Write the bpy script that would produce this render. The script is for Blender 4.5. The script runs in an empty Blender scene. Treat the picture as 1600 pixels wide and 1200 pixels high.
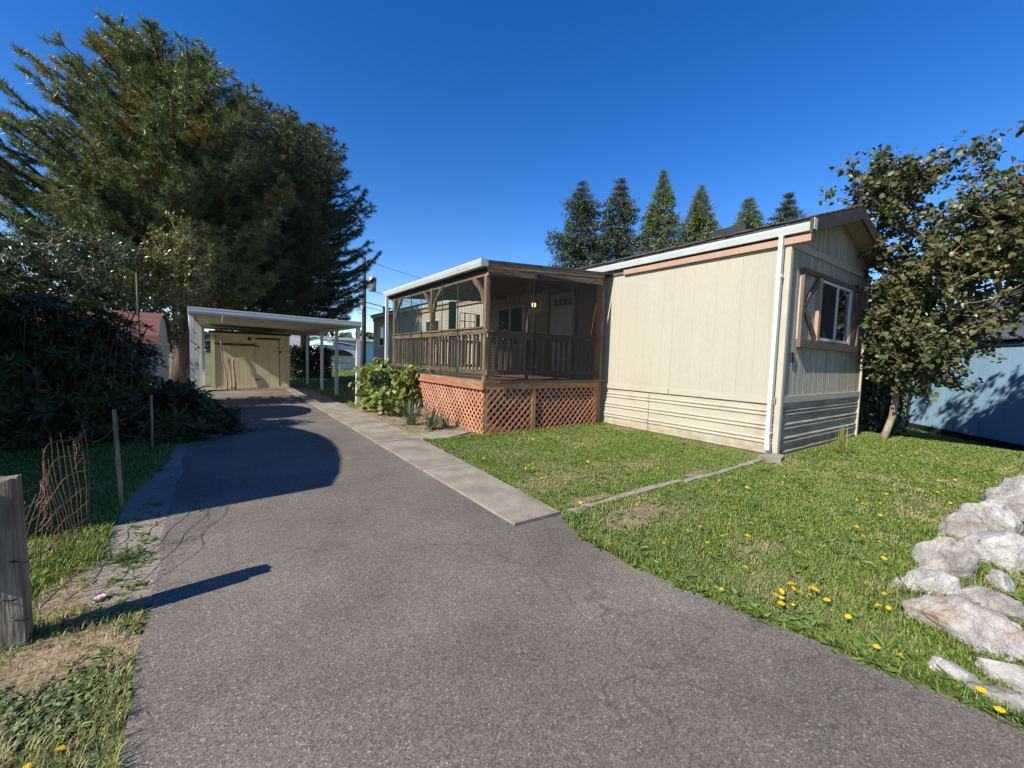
import bpy, math, random
import numpy as np
from mathutils import Vector, Matrix, noise

# ---------------------------------------------------------------- camera, sky, sun
S = bpy.context.scene
COL = S.collection
F_PX, YAW, PITCH, ROLL, CAM_H = 639.58, 0.62136, 0.062259, -0.030728, 1.35
cam = bpy.data.cameras.new('camera'); cam_o = bpy.data.objects.new('camera', cam); COL.objects.link(cam_o)
fw = np.array([math.sin(YAW)*math.cos(PITCH), math.cos(YAW)*math.cos(PITCH), -math.sin(PITCH)])
rt = np.array([math.cos(YAW), -math.sin(YAW), 0.0]); dn = np.cross(fw, rt)
r2 = math.cos(ROLL)*rt + math.sin(ROLL)*dn; d2 = -math.sin(ROLL)*rt + math.cos(ROLL)*dn
m = Matrix.Identity(4)
for i in range(3):
    m[i][0], m[i][1], m[i][2] = r2[i], -d2[i], -fw[i]
m[2][3] = CAM_H
cam_o.matrix_world = m
cam.sensor_width = 36; cam.lens = 36*F_PX/1600; cam.clip_start = 0.05; cam.clip_end = 2000
S.camera = cam_o

SUN_EL = math.radians(37.2); SUN_DIR = Vector((0.991*math.cos(SUN_EL), 0.135*math.cos(SUN_EL), -math.sin(SUN_EL)))
W = bpy.data.worlds.new('World'); S.world = W; W.use_nodes = True
wn = W.node_tree; wn.nodes.clear()
sky = wn.nodes.new('ShaderNodeTexSky'); sky.sky_type = 'NISHITA'; sky.sun_disc = False
sky.sun_elevation = SUN_EL; sky.sun_rotation = math.atan2(-0.991, -0.135)
sky.air_density = 1.0; sky.dust_density = 0.05; sky.ozone_density = 3.0; sky.altitude = 100
hsv = wn.nodes.new('ShaderNodeHueSaturation'); hsv.inputs['Saturation'].default_value = 1.37; hsv.inputs['Hue'].default_value = 0.514
bg = wn.nodes.new('ShaderNodeBackground'); bg.inputs[1].default_value = 0.114
wo = wn.nodes.new('ShaderNodeOutputWorld')
wn.links.new(sky.outputs[0], hsv.inputs['Color']); wn.links.new(hsv.outputs[0], bg.inputs[0]); wn.links.new(bg.outputs[0], wo.inputs[0])
sl = bpy.data.lights.new('sun', 'SUN'); sl.energy = 5.0; sl.angle = math.radians(0.53); sl.color = (1.0, 0.94, 0.835)
so = bpy.data.objects.new('sun', sl); COL.objects.link(so); so.rotation_euler = SUN_DIR.to_track_quat('-Z', 'Y').to_euler()
so.location = (-8, -2, 12)
S.view_settings.view_transform = 'Standard'; S.view_settings.look = 'None'
S.view_settings.exposure = 0.72; S.view_settings.gamma = 1.0; S.view_settings.use_curve_mapping = False
S.render.engine = 'CYCLES'
S.cycles.use_denoising = True; S.cycles.max_bounces = 6; S.cycles.diffuse_bounces = 3; S.cycles.glossy_bounces = 3
S.cycles.transmission_bounces = 4; S.cycles.transparent_max_bounces = 8; S.cycles.sample_clamp_indirect = 6

random.seed(7); RNG = np.random.default_rng(11)

# ---------------------------------------------------------------- helpers
class MB:
    def __init__(s): s.v = []; s.f = []
    def box(s, x0, x1, y0, y1, z0, z1):
        n = len(s.v)
        s.v += [(x0,y0,z0),(x1,y0,z0),(x1,y1,z0),(x0,y1,z0),(x0,y0,z1),(x1,y0,z1),(x1,y1,z1),(x0,y1,z1)]
        s.f += [(n,n+3,n+2,n+1),(n+4,n+5,n+6,n+7),(n,n+1,n+5,n+4),(n+1,n+2,n+6,n+5),(n+2,n+3,n+7,n+6),(n+3,n,n+4,n+7)]
        return s
    def beam(s, p, q, w, h, up=(0,0,1)):
        p = Vector(p); q = Vector(q); d = (q-p).normalized(); u = Vector(up)
        a = d.cross(u)
        if a.length < 1e-4: a = d.cross(Vector((1,0,0)))
        a.normalize(); b = a.cross(d).normalized()
        a = a*w/2; b = b*h/2; n = len(s.v)
        for c in (p, q):
            s.v += [tuple(c-a-b), tuple(c+a-b), tuple(c+a+b), tuple(c-a+b)]
        s.f += [(n,n+1,n+2,n+3),(n+7,n+6,n+5,n+4),(n,n+4,n+5,n+1),(n+1,n+5,n+6,n+2),(n+2,n+6,n+7,n+3),(n+3,n+7,n+4,n)]
        return s
    def tube(s, pts, rad, k=8, cap=True):
        pts = [Vector(p) for p in pts]
        if not hasattr(rad, '__len__'): rad = [rad]*len(pts)
        prev = None; rings = []
        for i, p in enumerate(pts):
            t = (pts[min(i+1,len(pts)-1)]-pts[max(i-1,0)])
            t = t.normalized() if t.length > 1e-9 else Vector((0,0,1))
            if prev is None:
                a = t.cross(Vector((0.31,0.95,0.07)))
                if a.length < 1e-3: a = t.cross(Vector((1,0,0)))
            else:
                a = prev - t*prev.dot(t)
            a.normalize(); prev = a; b = t.cross(a); n = len(s.v)
            for j in range(k):
                c = math.cos(2*math.pi*j/k); e = math.sin(2*math.pi*j/k)
                s.v.append(tuple(p + (a*c+b*e)*rad[i]))
            rings.append(n)
        for i in range(len(rings)-1):
            for j in range(k):
                j2 = (j+1) % k
                s.f.append((rings[i]+j, rings[i]+j2, rings[i+1]+j2, rings[i+1]+j))
        if cap:
            s.f.append(tuple(rings[0]+j for j in reversed(range(k)))); s.f.append(tuple(rings[-1]+j for j in range(k)))
        return s
    def quad(s, *p):
        n = len(s.v); s.v += [tuple(x) for x in p]; s.f.append(tuple(range(n, n+len(p)))); return s
    def prism(s, poly, axis, a, b):
        # poly: 2-D points, extruded along axis ('x','y','z') from a to b
        def P(u, v, t): return {'x':(t,u,v),'y':(u,t,v),'z':(u,v,t)}[axis]
        n = len(s.v); k = len(poly)
        s.v += [P(u,v,a) for u,v in poly] + [P(u,v,b) for u,v in poly]
        s.f.append(tuple(range(n,n+k))); s.f.append(tuple(range(n+2*k-1,n+k-1,-1)))
        for i in range(k):
            j = (i+1) % k; s.f.append((n+i, n+k+i, n+k+j, n+j))
        return s
    def mesh(s, name, smooth=False):
        me = bpy.data.meshes.new(name); me.from_pydata(s.v, [], s.f); me.validate(); me.update()
        import bmesh
        bm = bmesh.new(); bm.from_mesh(me); bmesh.ops.recalc_face_normals(bm, faces=bm.faces); bm.to_mesh(me); bm.free()
        if smooth: me.polygons.foreach_set('use_smooth', [True]*len(me.polygons))
        return me

def arr_mesh(name, V, F, dry=None, smooth=False):
    V = np.asarray(V, np.float32); F = np.asarray(F, np.int32); n, k = F.shape
    me = bpy.data.meshes.new(name)
    me.vertices.add(len(V)); me.vertices.foreach_set('co', V.ravel())
    me.loops.add(n*k); me.loops.foreach_set('vertex_index', F.ravel())
    me.polygons.add(n); me.polygons.foreach_set('loop_start', np.arange(0, n*k, k, dtype=np.int32))
    if smooth: me.polygons.foreach_set('use_smooth', np.ones(n, bool))
    if dry is not None:
        a = me.attributes.new('dry', 'FLOAT', 'POINT'); a.data.foreach_set('value', np.asarray(dry, np.float32))
    me.update(calc_edges=True)
    return me

def wloc(o):
    v = Vector((0,0,0))
    while o is not None:
        v += o.location; o = o.parent
    return v
def obj(name, me, mat=None, parent=None, loc=None, kind=None):
    if isinstance(me, MB): me = me.mesh(name)
    if mat is not None and not me.materials:
        for mm in (mat if isinstance(mat, (list, tuple)) else [mat]): me.materials.append(mm)
    o = bpy.data.objects.new(name, me); COL.objects.link(o)
    if parent is not None:
        o.parent = parent
        o.location = Vector(loc or (0,0,0)) - wloc(parent)
    elif loc is not None: o.location = loc
    if kind: o['kind'] = kind
    return o
def tag(o, label, cat, group=None, kind=None):
    o['label'] = label; o['category'] = cat
    if group: o['group'] = group
    if kind: o['kind'] = kind
    return o
def thing(name, label, cat, loc=(0,0,0), group=None):
    o = bpy.data.objects.new(name, None); COL.objects.link(o); o.location = loc; o.empty_display_size = 0.1
    return tag(o, label, cat, group)
def struct(name, me, mat, parent=None):
    o = obj(name, me, mat, parent)
    if parent is None: o['kind'] = 'structure'
    return o

# ---------------------------------------------------------------- materials
def nodes(name):
    mt = bpy.data.materials.new(name); mt.use_nodes = True; nt = mt.node_tree
    b = nt.nodes['Principled BSDF']
    return mt, nt, b
def N(nt, t, **kw):
    n = nt.nodes.new(t)
    for k, v in kw.items(): setattr(n, k, v)
    return n
def c4(c): return (c[0], c[1], c[2], 1)
def mk(name, c1, c2=None, rough=0.8, scale=4.0, stretch=(1,1,1), bump=0.0, bscale=80.0, bstretch=None, rand=0.0, metallic=0.0, spec=0.35, fine=0.0, fscale=90, lo=0.35, hi=0.65, c3=None, s3=1.0, lo3=.55, hi3=.7, grime=None):
    mt, nt, b = nodes(name); L = nt.links
    tc = N(nt, 'ShaderNodeTexCoord')
    mp = N(nt, 'ShaderNodeMapping'); mp.inputs['Scale'].default_value = stretch; L.new(tc.outputs['Object'], mp.inputs[0])
    col = None
    oi = N(nt, 'ShaderNodeObjectInfo')
    if c2 is not None:
        no = N(nt, 'ShaderNodeTexNoise', noise_dimensions='4D'); no.inputs['Scale'].default_value = scale; no.inputs['Detail'].default_value = 6; no.inputs['Roughness'].default_value = 0.6
        L.new(mp.outputs[0], no.inputs['Vector'])
        mu = N(nt, 'ShaderNodeMath', operation='MULTIPLY'); mu.inputs[1].default_value = 37.0; L.new(oi.outputs['Random'], mu.inputs[0]); L.new(mu.outputs[0], no.inputs['W'])
        rp = N(nt, 'ShaderNodeValToRGB'); rp.color_ramp.elements[0].position = lo; rp.color_ramp.elements[1].position = hi
        rp.color_ramp.elements[0].color = c4(c1); rp.color_ramp.elements[1].color = c4(c2)
        L.new(no.outputs['Fac'], rp.inputs[0]); col = rp.outputs[0]
    else:
        rgb = N(nt, 'ShaderNodeRGB'); rgb.outputs[0].default_value = c4(c1); col = rgb.outputs[0]
    if c3 is not None:
        n3 = N(nt, 'ShaderNodeTexNoise'); n3.inputs['Scale'].default_value = s3; n3.inputs['Detail'].default_value = 5
        L.new(tc.outputs['Object'], n3.inputs['Vector'])
        r3 = N(nt, 'ShaderNodeMapRange'); r3.inputs[1].default_value = lo3; r3.inputs[2].default_value = hi3; L.new(n3.outputs['Fac'], r3.inputs[0])
        mx = N(nt, 'ShaderNodeMix', data_type='RGBA'); mx.inputs['B'].default_value = c4(c3)
        L.new(r3.outputs[0], mx.inputs['Factor']); L.new(col, mx.inputs['A']); col = mx.outputs['Result']
    if grime is not None:
        sx = N(nt, 'ShaderNodeSeparateXYZ'); L.new(tc.outputs['Object'], sx.inputs[0])
        ng = N(nt, 'ShaderNodeTexNoise'); ng.inputs['Scale'].default_value = 7; ng.inputs['Detail'].default_value = 7; L.new(tc.outputs['Object'], ng.inputs['Vector'])
        ma = N(nt, 'ShaderNodeMath', operation='MULTIPLY_ADD'); ma.inputs[1].default_value = .5; L.new(ng.outputs['Fac'], ma.inputs[0]); ms_ = N(nt, 'ShaderNodeMath', operation='MULTIPLY'); ms_.inputs[1].default_value = -1.0; L.new(sx.outputs['Z'], ms_.inputs[0]); L.new(ms_.outputs[0], ma.inputs[2])
        rg_ = N(nt, 'ShaderNodeMapRange'); rg_.inputs[1].default_value = .05; rg_.inputs[2].default_value = .30; rg_.inputs[4].default_value = .75; L.new(ma.outputs[0], rg_.inputs[0])
        mx = N(nt, 'ShaderNodeMix', data_type='RGBA'); mx.inputs['B'].default_value = c4(grime); L.new(rg_.outputs[0], mx.inputs['Factor']); L.new(col, mx.inputs['A']); col = mx.outputs['Result']
    if fine > 0:
        nf = N(nt, 'ShaderNodeTexNoise'); nf.inputs['Scale'].default_value = fscale; nf.inputs['Detail'].default_value = 3
        L.new(mp.outputs[0], nf.inputs['Vector'])
        mr = N(nt, 'ShaderNodeMapRange'); mr.inputs[1].default_value = 0.3; mr.inputs[2].default_value = 0.7; mr.inputs[3].default_value = 1-fine; mr.inputs[4].default_value = 1+fine
        L.new(nf.outputs['Fac'], mr.inputs[0])
        vm = N(nt, 'ShaderNodeVectorMath', operation='SCALE'); L.new(col, vm.inputs[0]); L.new(mr.outputs[0], vm.inputs['Scale']); col = vm.outputs[0]
    if rand > 0:
        mr = N(nt, 'ShaderNodeMapRange'); mr.inputs[3].default_value = 1-rand; mr.inputs[4].default_value = 1+rand; L.new(oi.outputs['Random'], mr.inputs[0])
        vm = N(nt, 'ShaderNodeVectorMath', operation='SCALE'); L.new(col, vm.inputs[0]); L.new(mr.outputs[0], vm.inputs['Scale']); col = vm.outputs[0]
    L.new(col, b.inputs['Base Color'])
    b.inputs['Roughness'].default_value = rough; b.inputs['Metallic'].default_value = metallic; b.inputs['Specular IOR Level'].default_value = spec
    if bump > 0:
        mb = N(nt, 'ShaderNodeMapping'); mb.inputs['Scale'].default_value = bstretch or stretch; L.new(tc.outputs['Object'], mb.inputs[0])
        nb = N(nt, 'ShaderNodeTexNoise'); nb.inputs['Scale'].default_value = bscale; nb.inputs['Detail'].default_value = 4; L.new(mb.outputs[0], nb.inputs['Vector'])
        bu = N(nt, 'ShaderNodeBump'); bu.inputs['Strength'].default_value = bump; bu.inputs['Distance'].default_value = 0.01; L.new(nb.outputs['Fac'], bu.inputs['Height']); L.new(bu.outputs[0], b.inputs['Normal'])
    return mt

def leafmat(name, cols, rough=0.5, trans=0.3, dry=None, spec=0.4, noise_col=None, nscale=0.6, nlo=.45, nhi=.65):
    mt, nt, b = nodes(name); L = nt.links
    ge = N(nt, 'ShaderNodeNewGeometry'); rp = N(nt, 'ShaderNodeValToRGB')
    el = rp.color_ramp.elements
    while len(el) < len(cols): el.new(0.5)
    for i, c in enumerate(cols): el[i].position = i/(len(cols)-1); el[i].color = c4(c)
    L.new(ge.outputs['Random Per Island'], rp.inputs[0]); col = rp.outputs[0]
    if noise_col is not None:
        tc = N(nt, 'ShaderNodeTexCoord'); no = N(nt, 'ShaderNodeTexNoise'); no.inputs['Scale'].default_value = nscale; no.inputs['Detail'].default_value = 3
        L.new(tc.outputs['Object'], no.inputs['Vector'])
        mr = N(nt, 'ShaderNodeMapRange'); mr.inputs[1].default_value = nlo; mr.inputs[2].default_value = nhi; L.new(no.outputs['Fac'], mr.inputs[0])
        mx = N(nt, 'ShaderNodeMix', data_type='RGBA'); mx.inputs['B'].default_value = c4(noise_col); L.new(mr.outputs[0], mx.inputs['Factor']); L.new(col, mx.inputs['A']); col = mx.outputs['Result']
    if dry is not None:
        at = N(nt, 'ShaderNodeAttribute'); at.attribute_name = 'dry'
        mx = N(nt, 'ShaderNodeMix', data_type='RGBA'); mx.inputs['B'].default_value = c4(dry); L.new(at.outputs['Fac'], mx.inputs['Factor']); L.new(col, mx.inputs['A']); col = mx.outputs['Result']
    L.new(col, b.inputs['Base Color']); b.inputs['Roughness'].default_value = rough; b.inputs['Specular IOR Level'].default_value = spec
    if trans > 0:
        tr = N(nt, 'ShaderNodeBsdfTranslucent'); ms = N(nt, 'ShaderNodeMixShader'); ms.inputs[0].default_value = trans
        vm = N(nt, 'ShaderNodeVectorMath', operation='MULTIPLY'); vm.inputs[1].default_value = (1.25, 1.3, 0.5); L.new(col, vm.inputs[0]); L.new(vm.outputs[0], tr.inputs['Color'])
        out = nt.nodes['Material Output']; L.new(b.outputs[0], ms.inputs[1]); L.new(tr.outputs[0], ms.inputs[2]); L.new(ms.outputs[0], out.inputs['Surface'])
    return mt

def asphalt_mat(name, base, light):
    mt, nt, b = nodes(name); L = nt.links
    tc = N(nt, 'ShaderNodeTexCoord')
    vo = N(nt, 'ShaderNodeTexVoronoi'); vo.inputs['Scale'].default_value = 165; L.new(tc.outputs['Object'], vo.inputs['Vector'])
    rp = N(nt, 'ShaderNodeValToRGB'); e = rp.color_ramp.elements
    e[0].position = 0.0; e[0].color = c4([x*0.56 for x in base]); e[1].position = 0.955; e[1].color = c4([x*1.36 for x in base])
    x = e.new(0.99); x.color = c4(light)
    sp = N(nt, 'ShaderNodeSeparateColor'); L.new(vo.outputs['Color'], sp.inputs[0]); L.new(sp.outputs[0], rp.inputs[0])
    no = N(nt, 'ShaderNodeTexNoise'); no.inputs['Scale'].default_value = 1.1; no.inputs['Detail'].default_value = 7; no.inputs['Roughness'].default_value = 0.65; L.new(tc.outputs['Object'], no.inputs['Vector'])
    mr = N(nt, 'ShaderNodeMapRange'); mr.inputs[1].default_value = 0.3; mr.inputs[2].default_value = 0.7; mr.inputs[3].default_value = 0.78; mr.inputs[4].default_value = 1.2; L.new(no.outputs['Fac'], mr.inputs[0])
    vm = N(nt, 'ShaderNodeVectorMath', operation='SCALE'); L.new(rp.outputs[0], vm.inputs[0]); L.new(mr.outputs[0], vm.inputs['Scale'])
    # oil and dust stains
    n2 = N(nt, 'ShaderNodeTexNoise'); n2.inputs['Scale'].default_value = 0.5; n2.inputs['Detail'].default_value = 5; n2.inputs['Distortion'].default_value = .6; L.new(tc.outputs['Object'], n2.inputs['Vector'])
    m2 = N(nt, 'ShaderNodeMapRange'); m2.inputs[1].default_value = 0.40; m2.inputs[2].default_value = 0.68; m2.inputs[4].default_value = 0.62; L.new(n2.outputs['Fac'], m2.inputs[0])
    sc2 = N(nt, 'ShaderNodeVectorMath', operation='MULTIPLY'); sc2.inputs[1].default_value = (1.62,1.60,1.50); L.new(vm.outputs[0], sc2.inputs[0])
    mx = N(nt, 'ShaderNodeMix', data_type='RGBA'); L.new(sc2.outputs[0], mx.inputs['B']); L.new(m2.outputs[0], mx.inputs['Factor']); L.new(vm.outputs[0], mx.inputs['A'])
    # hairline cracks
    wv = N(nt, 'ShaderNodeTexNoise'); wv.inputs['Scale'].default_value = 2.2; wv.inputs['Detail'].default_value = 5; L.new(tc.outputs['Object'], wv.inputs['Vector'])
    wa = N(nt, 'ShaderNodeVectorMath', operation='MULTIPLY_ADD'); wa.inputs[1].default_value = (.7,.7,.7); L.new(wv.outputs['Color'], wa.inputs[0]); L.new(tc.outputs['Object'], wa.inputs[2])
    cv = N(nt, 'ShaderNodeTexVoronoi', feature='DISTANCE_TO_EDGE'); cv.inputs['Scale'].default_value = .55; L.new(wa.outputs[0], cv.inputs['Vector'])
    cm = N(nt, 'ShaderNodeMapRange'); cm.inputs[1].default_value = .0; cm.inputs[2].default_value = .006; cm.inputs[3].default_value = .45; cm.inputs[4].default_value = 0.0; L.new(cv.outputs['Distance'], cm.inputs[0])
    cx_ = N(nt, 'ShaderNodeMix', data_type='RGBA'); cx_.inputs['B'].default_value = c4([q*.35 for q in base]); L.new(cm.outputs[0], cx_.inputs['Factor']); L.new(mx.outputs['Result'], cx_.inputs['A']); mx = cx_
    L.new(mx.outputs['Result'], b.inputs['Base Color']); b.inputs['Roughness'].default_value = 0.9; b.inputs['Specular IOR Level'].default_value = 0.25
    bu = N(nt, 'ShaderNodeBump'); bu.inputs['Strength'].default_value = 0.45; bu.inputs['Distance'].default_value = 0.004; L.new(vo.outputs['Distance'], bu.inputs['Height']); L.new(bu.outputs[0], b.inputs['Normal'])
    return mt

def rock_mat(name, white, grey, rust, rlo=.52, rhi=.62):
    mt, nt, b = nodes(name); L = nt.links
    tc = N(nt, 'ShaderNodeTexCoord'); oi = N(nt, 'ShaderNodeObjectInfo')
    ad = N(nt, 'ShaderNodeVectorMath', operation='ADD'); L.new(tc.outputs['Object'], ad.inputs[0])
    mu = N(nt, 'ShaderNodeMath', operation='MULTIPLY'); mu.inputs[1].default_value = 50; L.new(oi.outputs['Random'], mu.inputs[0]); L.new(mu.outputs[0], ad.inputs[1])
    def ns(sc, det, lo, hi, rg=.6):
        n = N(nt, 'ShaderNodeTexNoise'); n.inputs['Scale'].default_value = sc; n.inputs['Detail'].default_value = det; n.inputs['Roughness'].default_value = rg; L.new(ad.outputs[0], n.inputs['Vector'])
        r = N(nt, 'ShaderNodeMapRange'); r.inputs[1].default_value = lo; r.inputs[2].default_value = hi; L.new(n.outputs['Fac'], r.inputs[0]); return n, r
    n1, r1 = ns(9, 10, .38, .60, .75); n2, r2_ = ns(4.2, 8, rlo, rhi, .7); n3, r3 = ns(13, 9, .60, .70, .75); n4, r4 = ns(38, 6, .3, .7, .7)
    a = N(nt, 'ShaderNodeMix', data_type='RGBA'); a.inputs['A'].default_value = c4(grey); a.inputs['B'].default_value = c4(white); L.new(r1.outputs[0], a.inputs['Factor'])
    c = N(nt, 'ShaderNodeMix', data_type='RGBA'); c.inputs['B'].default_value = c4(rust); L.new(r2_.outputs[0], c.inputs['Factor']); L.new(a.outputs['Result'], c.inputs['A'])
    d = N(nt, 'ShaderNodeMix', data_type='RGBA'); d.inputs['B'].default_value = (.09,.08,.07,1); L.new(r3.outputs[0], d.inputs['Factor']); L.new(c.outputs['Result'], d.inputs['A'])
    b.inputs['Roughness'].default_value = .85; b.inputs['Specular IOR Level'].default_value = .3
    wa = N(nt, 'ShaderNodeVectorMath', operation='MULTIPLY_ADD'); wa.inputs[1].default_value = (.16,.16,.16); L.new(n1.outputs['Color'], wa.inputs[0]); L.new(ad.outputs[0], wa.inputs[2])
    cv = N(nt, 'ShaderNodeTexVoronoi', feature='DISTANCE_TO_EDGE'); cv.inputs['Scale'].default_value = 6.5; L.new(wa.outputs[0], cv.inputs['Vector'])
    cm = N(nt, 'ShaderNodeMapRange'); cm.inputs[1].default_value = .0; cm.inputs[2].default_value = .03; cm.inputs[3].default_value = .42; cm.inputs[4].default_value = 0.0; L.new(cv.outputs['Distance'], cm.inputs[0])
    ce = N(nt, 'ShaderNodeMix', data_type='RGBA'); ce.inputs['B'].default_value = (.10,.085,.07,1); L.new(cm.outputs[0], ce.inputs['Factor']); L.new(d.outputs['Result'], ce.inputs['A']); L.new(ce.outputs['Result'], b.inputs['Base Color'])
    bu = N(nt, 'ShaderNodeBump'); bu.inputs['Strength'].default_value = 1.0; bu.inputs['Distance'].default_value = .025; am = N(nt, 'ShaderNodeMath', operation='ADD'); L.new(n1.outputs['Fac'], am.inputs[0]); L.new(n4.outputs['Fac'], am.inputs[1]); L.new(am.outputs[0], bu.inputs['Height']); L.new(bu.outputs[0], b.inputs['Normal'])
    return mt

def glass_mat(name, tint=(.02,.024,.026), rough=.03):
    mt, nt, b = nodes(name)
    b.inputs['Base Color'].default_value = c4(tint); b.inputs['Roughness'].default_value = rough; b.inputs['Specular IOR Level'].default_value = .7
    return mt

def wood(name, c1, c2, axis, rand=.22, c3=None, bump=.35):
    st = {'x':(1.2,14,14),'y':(14,1.2,14),'z':(14,14,1.2)}[axis]
    return mk(name, c1, c2, rough=.82, scale=2.2, stretch=st, bump=bump, bscale=4, rand=rand, fine=.22, fscale=9, c3=c3, s3=2.5)

M = {}
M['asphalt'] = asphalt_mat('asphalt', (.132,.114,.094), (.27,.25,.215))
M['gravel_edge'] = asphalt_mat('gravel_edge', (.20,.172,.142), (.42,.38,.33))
M['concrete'] = mk('concrete', (.215,.182,.138), (.31,.27,.212), rough=.9, scale=3.5, bump=.4, bscale=120, fine=.2, fscale=60, c3=(.165,.14,.105), s3=2.3, lo3=.46, hi3=.72, rand=.05)
M['old_concrete'] = mk('old_concrete', (.19,.168,.13), (.31,.275,.215), rough=.95, scale=6, bump=.5, bscale=60, fine=.2)
M['soil'] = mk('soil', (.12,.105,.05), (.21,.175,.095), rough=.95, scale=2.2, bump=.8, bscale=45, fine=.3, fscale=60, c3=(.085,.115,.032), s3=.8, lo3=.40, hi3=.55)
M['bare_soil'] = mk('bare_soil', (.15,.105,.065), (.30,.22,.135), rough=.95, scale=11, bump=.9, bscale=50, fine=.3, fscale=50)
M['bed_soil'] = mk('bed_soil', (.16,.12,.075), (.30,.235,.15), rough=.95, scale=9, bump=.9, bscale=40, fine=.35, fscale=45)
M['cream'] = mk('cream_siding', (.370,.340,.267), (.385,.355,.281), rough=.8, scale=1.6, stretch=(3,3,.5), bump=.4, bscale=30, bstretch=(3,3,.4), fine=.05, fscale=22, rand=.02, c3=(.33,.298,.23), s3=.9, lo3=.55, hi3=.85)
M['cream_end'] = mk('weathered_shaded_siding', (.25,.227,.18), (.43,.39,.307), rough=.8, scale=3, stretch=(6,6,.35), bump=.55, bscale=26, bstretch=(4,4,.5), fine=.16, fscale=14)  # same paint as cream: weathering streaks, and darkened for the grazing sun
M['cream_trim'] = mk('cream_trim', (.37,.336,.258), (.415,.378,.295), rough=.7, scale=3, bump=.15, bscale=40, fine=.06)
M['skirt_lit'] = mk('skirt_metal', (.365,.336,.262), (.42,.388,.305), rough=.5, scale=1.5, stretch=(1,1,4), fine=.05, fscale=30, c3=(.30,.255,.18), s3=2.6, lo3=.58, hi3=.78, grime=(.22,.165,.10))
M['skirt_end'] = mk('skirt_metal_grimy_shaded', (.21,.185,.14), (.38,.335,.255), rough=.6, scale=1.4, stretch=(1,1,7), fine=.12, fscale=20, c3=(.2,.17,.12), s3=3, lo3=.58, hi3=.75, grime=(.13,.10,.065))  # end-wall copy of skirt_lit: grime, plus a darker tone for grazing sun
M['peach'] = mk('peach_trim', (.335,.21,.15), (.39,.25,.18), rough=.7, scale=2, fine=.06, bump=.2, bscale=50)
M['brown'] = mk('brown_trim', (.095,.065,.052), (.15,.105,.085), rough=.75, scale=3, fine=.12, bump=.25, bscale=40)
M['barge'] = mk('dark_bargeboard', (.045,.032,.032), (.085,.062,.06), rough=.75, scale=3, stretch=(2,2,2), fine=.15, c3=(.30,.23,.19), s3=3.2, lo3=.68, hi3=.74)
M['soffit'] = mk('soffit', (.40,.33,.21), (.50,.42,.28), rough=.8, scale=3, fine=.08)
M['white_metal'] = mk('white_aluminium', (.47,.50,.50), (.545,.575,.565), rough=.45, scale=2, fine=.03, c3=(.42,.42,.38), s3=2.8, lo3=.62, hi3=.8)
M['offwhite'] = mk('painted_steel', (.56,.55,.49), (.66,.65,.59), rough=.5, scale=2, fine=.04, c3=(.34,.31,.26), s3=3, lo3=.64, hi3=.8)
M['carport_pan'] = mk('carport_pan', (.46,.45,.39), (.55,.54,.47), rough=.5, scale=.8, fine=.05, c3=(.30,.28,.23), s3=.9, lo3=.55, hi3=.8)
M['window_frame'] = mk('aluminium_frame', (.58,.58,.56), rough=.35, spec=.5)
M['glass'] = glass_mat('window_glass'); M['screen'] = mk('insect_screen', (.018,.018,.018), rough=.9)
M['shingle'] = mk('shingle', (.035,.034,.034), (.10,.095,.09), rough=.95, scale=9, fine=.4, fscale=120, bump=.6, bscale=150)
M['dark_metal'] = mk('dark_metal', (.02,.02,.02), rough=.5)
M['galv'] = mk('galvanised', (.36,.37,.37), (.5,.51,.51), rough=.45, metallic=.4, scale=5)
for ax in 'xyz':
    M['deck_'+ax] = wood('weathered_deck_'+ax, (.125,.077,.047), (.33,.215,.13), ax, c3=(.20,.175,.145))
    M['cedar_'+ax] = wood('cedar_'+ax, (.23,.10,.045), (.38,.185,.09), ax, c3=(.30,.22,.15))
    M['grey_'+ax] = wood('grey_wood_'+ax, (.10,.075,.05), (.29,.235,.165), ax, c3=(.36,.32,.26), bump=.8)
M['lattice'] = mk('lattice_wood', (.34,.13,.072), (.50,.235,.14), rough=.8, scale=2.5, stretch=(2,12,12), fine=.18, fscale=12, rand=.2, bump=.25, bscale=6, c3=(.36,.27,.19), s3=1.1, lo3=.48, hi3=.75)
M['ceiling'] = wood('ceiling_board', (.14,.055,.025), (.27,.11,.05), 'y')
M['net'] = mk('netting', (.020,.045,.036), rough=.6)
M['net_black'] = mk('netting_black', (.013,.014,.014), rough=.7)
M['green_board'] = mk('green_board', (.015,.045,.035), (.03,.07,.055), rough=.7, scale=5)
M['shed_tan'] = mk('shed_paint', (.55,.46,.29), (.62,.53,.35), rough=.8, scale=2, stretch=(3,3,.5), bump=.4, bscale=25, bstretch=(4,4,.4), fine=.08, rand=.04, c3=(.36,.27,.14), s3=1.3, lo3=.6, hi3=.8)
M['redbrown'] = mk('red_brown_paint', (.085,.035,.022), (.13,.055,.035), rough=.75, scale=3, fine=.1)
M['rust_roof'] = mk('rusty_roof', (.105,.042,.032), (.19,.085,.064), rough=.65, scale=2.5, fine=.15, c3=(.24,.17,.13), s3=2.0, lo3=.55, hi3=.7)
M['shed_white'] = mk('old_white_metal', (.42,.39,.33), (.58,.55,.47), rough=.6, scale=1.4, stretch=(1,1,.4), fine=.08, c3=(.28,.19,.12), s3=1.8, lo3=.62, hi3=.75)
M['rust'] = mk('rusty_wire', (.12,.055,.032), (.24,.13,.08), rough=.85, scale=18, fine=.3)
M['blue'] = mk('blue_siding', (.20,.34,.46), (.245,.40,.53), rough=.65, scale=1.2, stretch=(2,2,.4), fine=.05, fscale=20, rand=.03)
M['blue_house'] = mk('pale_blue_siding', (.36,.62,.72), (.42,.70,.78), rough=.7, scale=1.2)
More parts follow.
